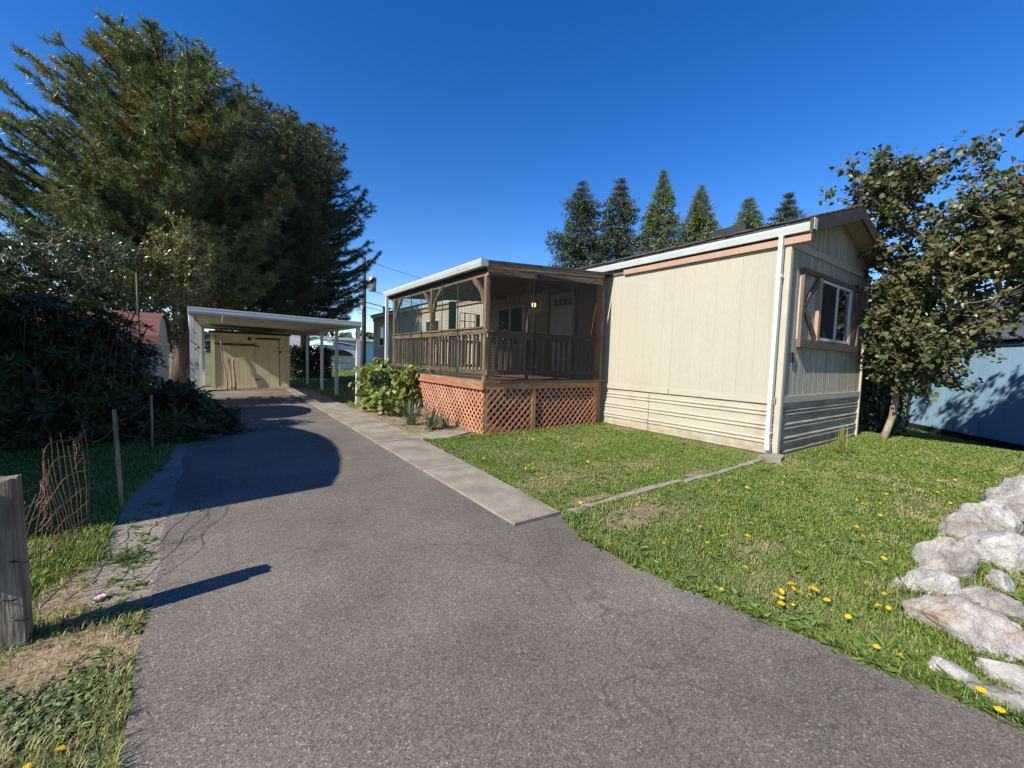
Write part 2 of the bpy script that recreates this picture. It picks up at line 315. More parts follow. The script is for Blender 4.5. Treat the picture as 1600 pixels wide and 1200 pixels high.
M['metal_roof'] = mk('charcoal_metal', (.085,.088,.10), (.12,.125,.14), rough=.42, metallic=.2, scale=2, fine=.06)
M['black'] = mk('black_base', (.012,.012,.013), rough=.9)
M['wall_white'] = mk('white_wall', (.66,.66,.63), (.74,.74,.72), rough=.8, scale=2, fine=.05)
M['wall_grey'] = mk('grey_wall', (.30,.31,.32), (.36,.37,.38), rough=.8, scale=2)
M['roof_grey'] = mk('grey_roof', (.17,.17,.175), (.25,.25,.255), rough=.9, scale=2, fine=.2)
M['bark'] = mk('bark', (.05,.035,.026), (.15,.105,.08), rough=.95, scale=5, stretch=(3,3,.7), bump=1.0, bscale=9, bstretch=(3,3,.6), fine=.25, fscale=14)
M['bark_pine'] = mk('pine_bark', (.045,.028,.022), (.13,.08,.058), rough=.95, scale=3, stretch=(3,3,.6), bump=1.0, bscale=6, bstretch=(3,3,.5), fine=.3, fscale=10)
M['bark_pale'] = mk('pale_bark', (.17,.12,.085), (.33,.25,.18), rough=.9, scale=6, stretch=(3,3,1), bump=.7, bscale=12, fine=.2)
M['twig_grey'] = mk('grey_twig', (.20,.17,.13), (.32,.28,.23), rough=.9, scale=9)
M['pole'] = mk('pole_wood', (.035,.028,.024), (.08,.065,.055), rough=.9, scale=3, stretch=(4,4,.5), fine=.2)
M['wire'] = mk('cable', (.02,.02,.022), rough=.6)
M['needle'] = leafmat('pine_needles', [(.065,.098,.044),(.120,.160,.070),(.175,.212,.10)], rough=.4, trans=.24, dry=(.42,.24,.05), noise_col=(.15,.16,.066), nscale=.5)
M['needle2'] = leafmat('pine_needles_dark', [(.040,.058,.032),(.080,.104,.052),(.12,.145,.072)], rough=.45, trans=.2, dry=(.22,.13,.04))
M['fir_dark'] = leafmat('fir_foliage', [(.040,.062,.042),(.07,.098,.062),(.11,.135,.085)], rough=.6, trans=.1)
M['fir_light'] = leafmat('sequoia_foliage', [(.085,.12,.05),(.125,.165,.068),(.17,.20,.095)], rough=.6, trans=.15)
M['rhodo'] = leafmat('rhododendron_leaf', [(.016,.030,.009),(.030,.050,.014),(.055,.082,.022)], rough=.5, trans=.12, spec=.3)
M['camellia'] = leafmat('camellia_leaf', [(.030,.048,.016),(.055,.080,.024),(.090,.110,.034)], rough=.3, trans=.18, spec=.5)
M['camellia_gold'] = leafmat('golden_leaf', [(.10,.105,.028),(.16,.15,.04),(.20,.165,.05)], rough=.4, trans=.25)
M['redbud'] = leafmat('redbud_leaf', [(.034,.058,.020),(.060,.085,.030),(.082,.105,.042),(.10,.10,.046),(.105,.066,.046)], rough=.42, trans=.2, noise_col=(.135,.13,.05), nscale=.55, nlo=.52, nhi=.72)
M['hydrangea'] = leafmat('hydrangea_leaf', [(.10,.14,.03),(.17,.22,.05),(.26,.29,.085)], rough=.5, trans=.28)
M['yucca'] = leafmat('yucca_leaf', [(.10,.135,.085),(.16,.20,.13),(.22,.25,.16)], rough=.5, trans=.1)
M['lily'] = leafmat('lily_leaf', [(.13,.17,.04),(.22,.24,.07),(.30,.27,.10)], rough=.5, trans=.25)
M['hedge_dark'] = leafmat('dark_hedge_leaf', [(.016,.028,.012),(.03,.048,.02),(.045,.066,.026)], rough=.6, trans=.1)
M['grass'] = leafmat('grass_blade', [(.092,.158,.022),(.150,.228,.036),(.225,.30,.062)], rough=.5, trans=.32, dry=(.37,.31,.16), spec=.3)
M['weed'] = leafmat('weed_leaf', [(.075,.13,.026),(.12,.185,.038),(.175,.245,.06)], rough=.45, trans=.25)
M['clover'] = leafmat('clover_leaf', [(.08,.125,.038),(.115,.165,.055),(.15,.20,.075)], rough=.55, trans=.2)
M['dandelion'] = leafmat('dandelion_petal', [(.75,.50,.01),(.85,.62,.02)], rough=.6, trans=.2)
M['stem'] = mk('flower_stem', (.12,.17,.05), rough=.6)
M['woods'] = leafmat('distant_wood', [(.03,.05,.035),(.05,.075,.05),(.08,.10,.06)], rough=.8, trans=0)
M['rock_white'] = rock_mat('white_rock', (.58,.555,.51), (.31,.29,.26), (.30,.24,.185), .62, .74)
M['rock_rust'] = rock_mat('rusty_rock', (.55,.52,.475), (.33,.30,.27), (.36,.25,.165), .50, .66)
M['rock_grey'] = rock_mat('grey_rock', (.46,.43,.385), (.22,.20,.172), (.27,.205,.15), .58, .70)
# glowing porch lamp globe
mt, nt, b = nodes('lamp_globe'); b.inputs['Base Color'].default_value = (.9,.8,.55,1); b.inputs['Emission Color'].default_value = (1,.80,.36,1); b.inputs['Emission Strength'].default_value = 1.6; M['lamp'] = mt
# cigarette-pack print
M['pack_pink'] = mk('pack_pink', (.42,.18,.22), (.55,.48,.48), rough=.5, scale=40, lo=.48, hi=.52)

# ---------------------------------------------------------------- numpy helpers
def unit(a): return a/np.maximum(np.linalg.norm(a, axis=-1, keepdims=True), 1e-9)
def rdir(n): return unit(RNG.normal(size=(n,3)))
def scatter(tv, tf, pos, fwd, nrm, sc):
    tv = np.asarray(tv, float); tf = np.asarray(tf)
    x = unit(fwd); z = unit(nrm - x*np.sum(nrm*x, -1, keepdims=True)); y = np.cross(z, x)
    sc = np.broadcast_to(np.asarray(sc, float), (len(pos),))
    V = pos[:,None,:] + sc[:,None,None]*(tv[None,:,0:1]*x[:,None,:] + tv[None,:,1:2]*y[:,None,:] + tv[None,:,2:3]*z[:,None,:])
    F = tf[None] + (np.arange(len(pos))*len(tv))[:,None,None]
    return V.reshape(-1,3), F.reshape(-1, tf.shape[1])
def leaf_t(w, fold=.12, curl=.1):
    tv = [(0,0,0),(.32,w*.5,fold*w),(.72,w*.36,fold*w*.6-curl*.5),(1,0,-curl),(.32,-w*.5,fold*w),(.72,-w*.36,fold*w*.6-curl*.5),(.5,0,-curl*.15)]
    tf = [(0,6,1),(1,6,2),(2,6,3),(0,4,6),(4,5,6),(5,3,6)]
    return tv, tf
def heart_t(curl=.12):
    tv = [(.06,0,0),(-.04,.22,.05),(.22,.47,.08),(.6,.36,.0),(1,0,-curl),(.6,-.36,.0),(.22,-.47,.08),(-.04,-.22,.05),(.45,0,-.05)]
    tf = [(8,i,i+1) for i in range(0,7)] + [(8,7,0)]
    return tv, tf
def vnoise(x, y, s, seed):
    r = np.random.default_rng(seed); G = r.random((64,64))
    u = (np.asarray(x)*s) % 63; v = (np.asarray(y)*s) % 63
    i = np.floor(u).astype(int); j = np.floor(v).astype(int); a = u-i; b_ = v-j
    a = a*a*(3-2*a); b_ = b_*b_*(3-2*b_); i2 = (i+1) % 64; j2 = (j+1) % 64
    return (G[i,j]*(1-a)*(1-b_) + G[i2,j]*a*(1-b_) + G[i,j2]*(1-a)*b_ + G[i2,j2]*a*b_)
def project(p):
    q = np.asarray(p, float) - np.array([0,0,CAM_H]); Z = q@fw
    return 800+F_PX*(q@r2)/np.maximum(Z,1e-3), 600+F_PX*(q@d2)/np.maximum(Z,1e-3), Z

# ---------------------------------------------------------------- the ground
def xe(y): return np.interp(y, [-8,0.04,.39,.88,1.59,2.1,2.4,2.60], [2.75,2.48,2.42,2.33,2.20,2.22,2.32,2.44])
def xl(y): return np.interp(y, [-8,1.7,2.5,3.85,6.2,12,20], [-.2,-.27,-.31,-.33,-.36,-.36,-.36])
def gh(x): t = np.clip((np.asarray(x,float)-10.9)/3.8,0,1); return -.432*t*t*(3-2*t)
mb = MB(); gx = [-400,0,10.9]+[10.9+.38*i for i in range(1,11)]+[20,400]
for x in gx: mb.v += [(x,-120,float(gh(x))),(x,600,float(gh(x)))]
for i in range(len(gx)-1): mb.f.append((2*i,2*i+2,2*i+3,2*i+1))
g_o = struct('ground', mb, M['soil'])
mb = MB(); ys = np.concatenate([np.arange(-8,2.6,.06)]); n0 = len(ys)
def rag(y, s, a): return a*(vnoise(y, y*0+s, 3.1, 3)+.6*vnoise(y, y*0+s, 9.3, 5)-.8)
yl = np.arange(-8,16.75,.06)
left = [(xl(y)+rag(y,2.,.045), y) for y in yl]
right = [(xe(y)+rag(y,7.,.05), y) for y in ys] + [(1.91,2.56+.0),(1.91,16.7)]
poly = right + left[::-1]
mb.prism([(float(a),float(b_)) for a,b_ in poly], 'z', -.02, .012)
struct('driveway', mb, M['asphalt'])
mb = MB(); yy = np.arange(2.78,7.4,.08)
lft = [(-.55-.10*math.sin((y-2.7)*.9)+float(rag(y,11.,.14)), float(y)) for y in yy]
mb.prism([(-.30,2.78),(-.30,7.4)]+lft[::-1], 'z', -.02, .008)
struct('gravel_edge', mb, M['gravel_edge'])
# concrete strip, one slab per joint
path = obj('concrete_path', MB().box(1.93,2.38,2.58,16.6,-.06,.006), M['old_concrete']); path['kind'] = 'structure'
js = [2.57,4.42,6.10,7.95,9.75,11.6,13.4,15.1,16.62]
for a,b_ in zip(js[:-1], js[1:]):
    xr = lambda q: float(np.interp(q,[2.5,6.2],[2.40,2.605]))
    mb = MB(); mb.prism([(1.915,a+.008),(xr(a),a+.008),(xr(b_),b_-.008),(1.915,b_-.008)], 'z', -.04, .032+random.uniform(-.003,.003))
    obj('slab', mb, M['concrete'], path)
mb = MB(); mb.prism([(2.615,6.02),(3.05,5.98),(3.6,6.28),(3.55,6.50),(3.1,6.55),(2.615,6.55)], 'z', -.04, .026); obj('slab', mb, M['concrete'], path)
mb = MB(); mb.prism([(-.30,16.25),(2.2,16.25),(2.2,16.62),(-.30,16.62)], 'z', -.02, .05); obj('slab', mb, M['concrete'], path)
# kerb edging across the lawn
kerb = obj('lawn_edging', MB().box(2.62,6.15,2.575,2.60,-.05,.008), M['old_concrete']); kerb['kind'] = 'structure'
x = 2.42
while x < 6.1:
    w = random.uniform(.28,.55); mb = MB()
    y0 = 2.555+.03*math.sin(x*2.3)
    pl = [(x,y0+random.uniform(-.012,.012)),(x+w*.5,y0+random.uniform(-.015,.015)),(x+w-.012,y0+random.uniform(-.012,.012)),(x+w-.012,y0+.078+random.uniform(-.015,.015)),(x+w*.5,y0+.078+random.uniform(-.015,.015)),(x,y0+.078+random.uniform(-.015,.015))]
    mb.prism(pl, 'z', -.05, .016+random.uniform(-.006,.008)); obj('edging_stone', mb, M['old_concrete'], kerb); x += w
def blob(name, cx, cy, rx, ry, z, mat, ang=0):
    mb = MB(); k = 40; pts = []
    for i in range(k):
        t = 2*math.pi*i/k; r = 1+.28*(float(vnoise(math.cos(t)*2+9,math.sin(t)*2+9+cx,1.3,21))-.5)*2
        u = rx*r*math.cos(t); v = ry*r*math.sin(t); pts.append((cx+u*math.cos(ang)-v*math.sin(ang), cy+u*math.sin(ang)+v*math.cos(ang)))
    mb.prism(pts, 'z', -.01, z); return struct(name, mb, mat)
blob('bare_patch', 2.98, 2.22, .42, .16, .005, M['bare_soil'], .12)
blob('bare_patch', 2.92, 2.72, .30, .07, .009, M['bare_soil'])
blob('bare_patch', 4.75, 2.70, .25, .06, .009, M['bare_soil'])
blob('bare_patch', -.62, 2.42, .34, .26, .006, M['bare_soil'])
blob('bare_patch', -.62, 3.15, .20, .35, .007, M['bare_soil'])
mb = MB(); mb.box(6.35,6.79,2.66,6.0,-.01,.007); struct('soil_strip', mb, M['bare_soil'])
mb = MB(); mb.prism([(2.615,6.57),(3.69,6.30),(3.69,11.0),(3.1,10.9),(2.62,10.2)], 'z', -.01, .018); struct('planting_bed', mb, M['bed_soil'])

# ---------------------------------------------------------------- mobile home
HX, HY, HR, HE = 6.80, 2.63, 10.50, 22.5
home = thing('mobile_home', 'long cream mobile home with white gutter, shingle roof and ribbed skirting', 'mobile home', (8.65, 12.5, 0))
def siding(u0, u1, z0, zt, place, groove=.1016, gw=.016, gd=.014, phase=0.0):
    mb = MB(); us = [u0]; ds = [0]
    k = math.ceil((u0-phase)/groove)
    while phase+k*groove < u1-gw*1.5:
        g = phase+k*groove
        if g > u0+gw:
            us += [g-gw/2, g-gw/4, g+gw/4, g+gw/2]; ds += [0,-gd,-gd,0]
        k += 1
    us.append(u1); ds.append(0); n = len(us)
    for u,d in zip(us,ds): mb.v.append(place(u,d,z0)); mb.v.append(place(u,d,zt(u)))
    for i in range(n-1): mb.f.append((2*i,2*i+2,2*i+3,2*i+1))
    b0 = len(mb.v)
    mb.v += [place(u0,-.04,z0),place(u0,-.04,zt(u0)),place(u1,-.04,z0),place(u1,-.04,zt(u1))]
    mb.f += [(0,1,b0+1,b0),(2*n-2,b0+2,b0+3,2*n-1)]
    return mb
pl_long = lambda u,d,z: (HX-d, u, z)
pl_end = lambda u,d,z: (u, HY-d, z)
seams = [2.63,3.28,4.48,5.69,6.90,8.11,9.32,10.53,11.74,12.95,14.16,15.37,16.58,17.79,19.0,20.21,21.42,22.5]
for a,b_ in zip(seams[:-1],seams[1:]):
    off = random.uniform(-.0008,.0008)
    pl = (lambda o: (lambda u,d,z: (HX-d+o,u,z)))(off)
    obj('siding_panel', siding(a+.0012,b_-.0012,.86,lambda u:3.24,pl,groove=.2032,gw=.006,gd=.0028,phase=a), M['cream'], home)
RS = .307; EZ = 3.425; EX = 6.64; RX = 8.65
def rake(x): return EZ-.06 + RS*(min(x, 2*RX-x)-EX)
for a,b_,z0,zt in [(6.83,7.95,.90,lambda u:3.12),(7.95,9.45,.90,lambda u:1.80),(7.95,9.45,2.78,lambda u:3.12),(9.45,10.47,.90,lambda u:3.12)]:
    obj('end_siding_panel', siding(a+.002,b_-.002,z0,zt,pl_end,phase=6.83), M['cream_end'], home)
for a,b_ in [(6.83,8.65),(8.65,10.47)]:
    obj('gable_siding_panel', siding(a+.002,b_-.002,3.20,lambda u: rake(u)-.02,pl_end,groove=.2032,phase=6.83), M['cream_end'], home)
# back and far walls so the house is a closed body
obj('rear_wall', MB().box(10.42,10.50,2.67,22.5,0,3.3), M['cream'], home)
mb = MB(); mb.prism([(6.84,0),(10.42,0),(10.42,3.3),(8.65,3.95),(6.84,3.3)], 'y', 22.42, 22.5); obj('far_wall', mb, M['cream'], home)
# ribbed skirting: horizontal metal with paired ribs
def skirt(u0, u1, place, name, mat):
    prof = [(.0,0)]
    def rib(z): return [(z-.022,0),(z-.014,.018),(z,.024),(z+.012,.016),(z+.020,0)]
    for zc in (.03,.185,.245,.40,.46,.615,.675): prof += [(z,d) for z,d in rib(zc)]
    prof += [(.80,0),(.83,.006)]
    mb = MB(); k = len(prof)
    nseg = max(2, int((u1-u0)/.35)); us = np.linspace(u0,u1,nseg)
    for u in us:
        for z,d in prof: mb.v.append(place(float(u), d-.012+.004*math.sin(u*5+z*9)*(z>.1), max(0,z)))
    for i in range(nseg-1):
        for j in range(k-1): mb.f.append((i*k+j,(i+1)*k+j,(i+1)*k+j+1,i*k+j+1))
    return obj(name, mb.mesh(name, False), mat, home)
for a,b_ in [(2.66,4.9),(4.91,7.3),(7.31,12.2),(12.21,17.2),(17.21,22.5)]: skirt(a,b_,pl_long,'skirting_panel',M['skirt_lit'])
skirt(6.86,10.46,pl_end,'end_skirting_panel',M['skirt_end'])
# belt boards, corner boards, frieze
for a,b_ in [(2.66,4.47),(4.48,6.9),(6.91,13),(13.01,22.5)]: obj('belt_board', MB().box(HX-.022,HX+.01,a,b_-.004,.785+random.uniform(-.004,.004),.875), M['cream_trim'], home)
obj('end_belt_board', MB().box(6.86,10.46,HY-.026,HY+.01,.805,.905), M['cream_trim'], home)
obj('corner_board', MB().box(HX-.022,HX+.002,HY-.03,HY+.045,.0,3.2), M['cream_trim'], home)
obj('corner_board', MB().box(HX+.0025,HX+.062,HY-.032,HY+.02,.0,3.14), M['cream_trim'], home)
obj('corner_board', MB().box(HR-.045,HR+.012,HY-.03,HY+.03,.0,3.14), M['cream_trim'], home)
obj('frieze_board', MB().box(6.865,10.45,HY-.028,HY+.012,3.10,3.205), M['cream_trim'], home)
obj('eave_trim', MB().box(HX-.062,HX-.006,2.345,5.62,3.125,3.225), M['peach'], home)
obj('eave_trim', MB().box(HX-.03,HX-.006,5.625,22.5,3.145,3.255), M['brown'], home)
obj('eave_trim', MB().box(HX-.05,HX-.028,10.9,22.5,3.10,3.225), M['peach'], home)
# soffits
obj('soffit', MB().box(6.757,6.80,2.34,22.5,3.26,3.275), M['soffit'], home)
mb = MB()
for sgn in (1,-1):
    xa, xb = (6.70,RX) if sgn == 1 else (2*RX-6.70,RX)
    za = EZ-.075+RS*(6.70-EX); zb = EZ-.075+RS*(RX-EX)
    mb.quad((xa,2.337,za),(xb,2.337,zb),(xb,2.75,zb),(xa,2.75,za))
obj('rake_soffit', mb, M['soffit'], home)
# roof planes, shingle tabs, barge boards
for sgn in (1,-1):
    mb = MB(); xs = lambda x: x if sgn == 1 else 2*RX-x
    z0 = EZ-.05; z1 = EZ-.05+RS*(RX-EX)
    a = [(xs(EX),z0),(xs(RX),z1),(xs(RX),z1+.035),(xs(EX),z0+.035)]
    mb.prism(a, 'y', 2.338, 22.6); obj('roof', mb, M['shingle'], home)
mb = MB()
for sgn in (1,-1):
    for r in range(15):
        x0 = EX-.03+r*.148; x1 = min(x0+.19, RX+.02)
        y = 2.31 - (r % 2)*.15
        while y < 22.6:
            w = random.choice([.16,.24,.3]); t = random.uniform(.006,.024)
            ya, yb = max(y+.004,2.30), min(y+w-.004,22.62)
            if yb > ya+.02:
                zz = lambda x: EZ-.012+RS*(x-EX)
                n = len(mb.v); X = (lambda x: x) if sgn == 1 else (lambda x: 2*RX-x)
                mb.v += [(X(x0),ya,zz(x0)+t-.012),(X(x0),yb,zz(x0)+t-.012),(X(x1),yb,zz(x1)-.004),(X(x1),ya,zz(x1)-.004),(X(x0),ya,zz(x0)+t+.004),(X(x0),yb,zz(x0)+t+.004),(X(x1),yb,zz(x1)),(X(x1),ya,zz(x1))]
                mb.f += [(n+4,n+5,n+6,n+7),(n,n+4,n+7,n+3),(n+1,n+2,n+6,n+5),(n,n+1,n+5,n+4)]
            y += w
o = obj('shingles', mb, M['shingle'], home, kind='stuff')
for sgn in (1,-1):
    X = (lambda x: x) if sgn == 1 else (lambda x: 2*RX-x)
    xa, xb = 6.62, RX-.002; za = EZ-.02+RS*(xa-EX); zb = EZ-.02+RS*(xb-EX)
    mb = MB(); mb.prism([(X(xa),za-.195),(X(xb),zb-.20),(X(xb),zb),(X(xa),za)], 'y', 2.302, 2.336); obj('bargeboard', mb, M['barge'], home)
obj('roof_vent', MB().box(7.15,7.55,3.45,4.0,3.60,3.715), M['dark_metal'], home)
mb = MB(); mb.tube([(6.95,20.9,3.45),(6.95,20.9,3.68)], .16, 12).tube([(6.95,20.9,3.69),(6.95,20.9,3.75)], [.21,.17], 12); obj('roof_vent', mb, M['dark_metal'], home)
# gutter and downspout
def gutter(y0, y1, xo, zt, parent, nm='gutter', h=.15, w=.13):
    prof = [(xo+w,zt-.015),(xo+w,zt-h),(xo+.035,zt-h),(xo+.004,zt-h*.45),(xo,zt-.03),(xo-.006,zt-.028),(xo-.006,zt),(xo+.012,zt),(xo+.012,zt-.03),(xo+.03,zt-h+.02),(xo+w-.012,zt-h+.02),(xo+w-.012,zt-.015)]
    mb = MB(); mb.prism(prof, 'y', y0, y1); return obj(nm, mb, M['white_metal'], parent)
gut = gutter(2.30, 22.55, 6.655, 3.405, home, w=.10)
mb = MB(); mb.box(6.647,6.76,2.293,2.2995,3.252,3.408); obj('end_cap', mb, M['white_metal'], gut)
for y in np.arange(3.1,22,1.1): pass
mb = MB(); dsx, dsy = 6.708, 2.71
mb.beam((dsx,dsy,3.26),(dsx,dsy,.22),.075,.055,(0,1,0)).beam((dsx,dsy,.24),(6.60,dsy-.05,.09),.078,.058,(0,1,0))
dsp = obj('downspout', mb, M['white_metal'], home)
obj('coupling', MB().box(dsx-.033,dsx+.033,dsy-.043,dsy+.043,2.66,2.70), M['white_metal'], dsp)
obj('strap', MB().box(dsx-.031,dsx+.08,dsy-.041,dsy+.041,.34,.365), M['white_metal'], dsp)
# end window with frame, panes, and outward-pointing chevron shutters
def end_window():
    yf = HY-.012
    w = obj('window', MB().box(8.00,9.40,yf+.03,yf+.05,1.80,2.78), M['screen'], home)
    fr = [(7.96,9.44,1.80,1.845),(7.96,9.44,2.735,2.78),(7.96,8.0,1.845,2.735),(9.40,9.44,1.845,2.735),(8.70,8.745,1.845,2.735)]
    for a,b_,c,d in fr: obj('window_frame', MB().box(a,b_,yf-.045,yf+.04,c,d), M['window_frame'], w)
    obj('pane', MB().box(8.745,9.40,yf-.012,yf-.006,1.845,2.735), M['glass'], w)
    obj('insect_screen', MB().box(8.0,8.70,yf-.022,yf-.018,1.845,2.735), M['screen'], w)
    for a,b_,c,d in [(7.22,9.94,2.79,2.86),(7.22,9.94,1.66,1.785)]: obj('window_trim', MB().box(a,b_,yf-.058,yf+.005,c,d), M['brown'], home)
    obj('window_trim', MB().box(7.86,7.955,yf-.06,yf+.005,1.785,2.79), M['peach'], home)  # a brown trim; peach colour stands in for its sunlit side
    obj('window_trim', MB().box(9.445,9.52,yf-.06,yf+.005,1.785,2.79), M['brown'], home)
    for s in (0,1):
        xo, xi = (7.22,7.86) if s == 0 else (9.94,9.52)
        sh = obj('shutter', siding(min(xo,xi)+.01,max(xo,xi)-.005,1.787,lambda u:2.788,lambda u,d,z:(u,HY-.022-d,z),phase=7.0), M['cream_end'], home)
        sg = 1 if s == 0 else -1
        obj('stile', MB().box(min(xo,xo+sg*.085),max(xo,xo+sg*.085),yf-.056,yf-.012,1.785,2.79), M['brown'], sh)
        for za in (2.75,1.82):
            mb = MB(); mb.beam((xi-sg*.03,yf-.038,za),(xo+sg*.10,yf-.038,2.285),.03,.075,(0,1,0)); mb2 = MB()
            p = Vector((xi-sg*.03,0,za)); q = Vector((xo+sg*.10,0,2.285)); d = (q-p).normalized(); nn = Vector((-d.z,0,d.x))*.04
            mb2.prism([((p+nn).x,(p+nn).z),((p-nn).x,(p-nn).z),((q-nn).x,(q-nn).z),((q+nn).x,(q+nn).z)], 'y', yf-.052, yf-.014)
            obj('brace', mb2, M['brown'], sh)
end_window()
for x in (7.06,7.13):
    mb = MB(); mb.prism([(x,1.42),(x+.018,1.42),(x+.026,1.57),(x+.004,1.58),(x-.012,1.55),(x+.004,1.55)], 'y', HY-.03, HY-.012); obj('number_mark', mb, M['dark_metal'], home)
# porch-side window, door and lamp on the long wall
def wall_window(y0, y1, z0, z1):
    w = obj('window', MB().box(HX-.016,HX-.012,y0,y1,z0,z1), M['glass'], home)
    for a,b_,c,d in [(y0-.04,y1+.04,z0-.045,z0),(y0-.04,y1+.04,z1,z1+.045),(y0-.04,y0,z0,z1),(y1,y1+.04,z0,z1),((y0+y1)/2-.02,(y0+y1)/2+.02,z0,z1)]:
        obj('window_frame', MB().box(HX-.05,HX-.004,a,b_,c,d), M['window_frame'], w)
wall_window(9.05,10.25,1.75,2.76); wall_window(19.97,21.4,1.82,2.74); wall_window(14.3,15.5,1.8,2.7)
dr = obj('door', MB().box(HX-.03,HX-.006,7.02,7.88,.99,2.96), M['wall_white'], home)
for i in range(4): obj('door_pane', MB().box(HX-.038,HX-.0305,7.12+i*.17,7.12+i*.17+.13,2.66,2.83), M['glass'], dr)
for a,b_,c,d in [(6.94,7.015,.99,3.04),(7.885,7.96,.99,3.04),(7.015,7.885,2.965,3.04)]: obj('door_trim', MB().box(HX-.05,HX-.006,a,b_,c,d), M['brown'], dr)
mb = MB(); mb.tube([(HX-.03,7.80,1.98),(HX-.09,7.80,1.98)], [.02,.03], 10); obj('door_knob', mb, M['galv'], dr)
lampo = obj('porch_lamp', MB().box(HX-.05,HX-.006,8.42,8.50,2.70,2.84), M['dark_metal'], home)
import bmesh
def ball(r, sub=2):
    bm = bmesh.new(); bmesh.ops.create_icosphere(bm, subdivisions=sub, radius=r); me = bpy.data.meshes.new('ball'); bm.to_mesh(me); bm.free()
    me.polygons.foreach_set('use_smooth', [True]*len(me.polygons)); return me
obj('globe', ball(.065), M['lamp'], lampo, loc=(HX-.12,8.46,2.76))
tag(obj('splash_block', MB().prism([(6.22,2.50),(6.34,2.38),(6.78,2.50),(6.74,2.64),(6.40,2.70)], 'z', -.02, .055).mesh('splash_block'), M['old_concrete']), 'pale concrete splash block under the downspout at the house corner', 'splash block')

# ---------------------------------------------------------------- covered porch
PX0, PX1, PY0, PY1 = 3.69, 6.74, 5.97, 10.70
porch = thing('covered_porch', 'brown wooden porch with netted sides, slatted rails and reddish lattice skirting', 'porch', (5.2, 8.3, 0))
y = PY0+.03
while y < PY1-.05:
    obj('deck_board', MB().box(PX0+.02,PX1,y,y+.135,.925,.962), M['deck_x'], porch); y += .142
obj('rim_board', MB().box(PX0+.005,PX1-.22,PY0,PY0+.04,.80,.90), M['cedar_x'], porch)
obj('rim_board', MB().box(PX0+.004,PX1-.20,PY0-.012,PY0+.028,.902,.958), M['deck_x'], porch)
obj('rim_board', MB().box(PX0-.03,PX0+.004,PY0-.005,PY1,.79,.93), M['cedar_y'], porch)
obj('rim_board', MB().box(PX0-.022,PX0+.004,PY0-.004,PY1,.932,.968), M['deck_y'], porch)
def post(x, y, z0, z1, s=.09, mat='deck_z', nm='post'): return obj(nm, MB().box(x-s/2,x+s/2,y-s/2,y+s/2,z0,z1), M[mat], porch)
post(3.735,6.03,.97,2.76); post(3.735,8.22,.97,2.78); post(3.735,10.50,.97,2.78); post(4.655,6.05,.97,2.86,.05,'deck_z')
post(6.42,6.05,.97,2.98,.10,'cedar_z'); post(4.78,6.00,0,.797,.09,'cedar_z','skirt_post'); post(3.78,6.06,0,.79,.09,'deck_z','skirt_post')
post(5.40,10.55,.97,2.9,.16,'green_board','screen_post')
for yb, s in [(6.075,1),(8.175,-1),(8.265,1),(10.455,-1)]:
    mb = MB(); mb.prism([(yb,2.30),(yb,2.42),(yb+s*.34,2.77),(yb+s*.40,2.77),(yb+s*.40,2.70),(yb+s*.16,2.50),(yb+s*.06,2.28)], 'x', 3.705, 3.755); obj('knee_brace', mb, M['deck_z'], porch)
# roof: sloping up to the house
RZ = lambda x: 2.945+(x-3.60)*.073
mb = MB(); mb.prism([(3.60,RZ(3.60)),(6.785,RZ(6.785)),(6.785,RZ(6.785)+.03),(3.60,RZ(3.60)+.03)], 'y', PY0-.06, 10.95); obj('porch_roof', mb, M['shingle'], porch)
x = 3.72
while x < 6.64:
    mb = MB(); mb.prism([(x,RZ(x)-.022),(x+.136,RZ(x+.136)-.022),(x+.136,RZ(x+.136)-.004),(x,RZ(x)-.004)], 'y', PY0+.05, 10.85); obj('ceiling_board', mb, M['ceiling'], porch); x += .14
for y in np.arange(PY0+.7,10.8,.78):
    mb = MB(); mb.prism([(3.76,RZ(3.76)-.13),(6.74,RZ(6.74)-.13),(6.74,RZ(6.74)-.025),(3.76,RZ(3.76)-.025)], 'y', float(y), float(y)+.04); obj('rafter', mb, M['ceiling'], porch)
mb = MB(); mb.prism([(3.645,RZ(3.645)-.105),(6.52,RZ(6.52)-.09),(6.52,RZ(6.52)-.002),(3.645,RZ(3.645)-.002)], 'y', PY0-.05, PY0-.012); obj('front_fascia', mb, M['deck_x'], porch)
mb = MB(); mb.prism([(3.69,RZ(3.69)-.215),(6.50,RZ(6.50)-.215),(6.50,RZ(6.50)-.108),(3.69,RZ(3.69)-.108)], 'y', PY0-.032, PY0+.012); obj('front_beam', mb, M['deck_x'], porch)
obj('side_beam', MB().box(3.70,3.755,PY0+.016,10.75,2.745,2.90), M['deck_y'], porch)
obj('side_fascia', MB().box(3.665,3.685,PY0,10.9,2.80,2.93), M['black'], porch)
gp = gutter(PY0-.055, 10.92, 3.535, 2.985, porch, h=.11)
obj('end_cap', MB().box(3.53,3.67,PY0-.062,PY0-.056,2.872,2.988), M['galv'], gp)
mb = MB(); mb.beam((3.60,10.78,2.90),(3.60,10.78,.06),.07,.07,(0,1,0)); obj('downspout', mb, M['white_metal'], porch)
obj('end_board', MB().box(6.50,6.784,6.10,6.13,.80,3.10), M['deck_z'], porch)
obj('end_board', MB().box(6.50,6.784,6.10,6.128,.0,.797), M['cedar_z'], porch)
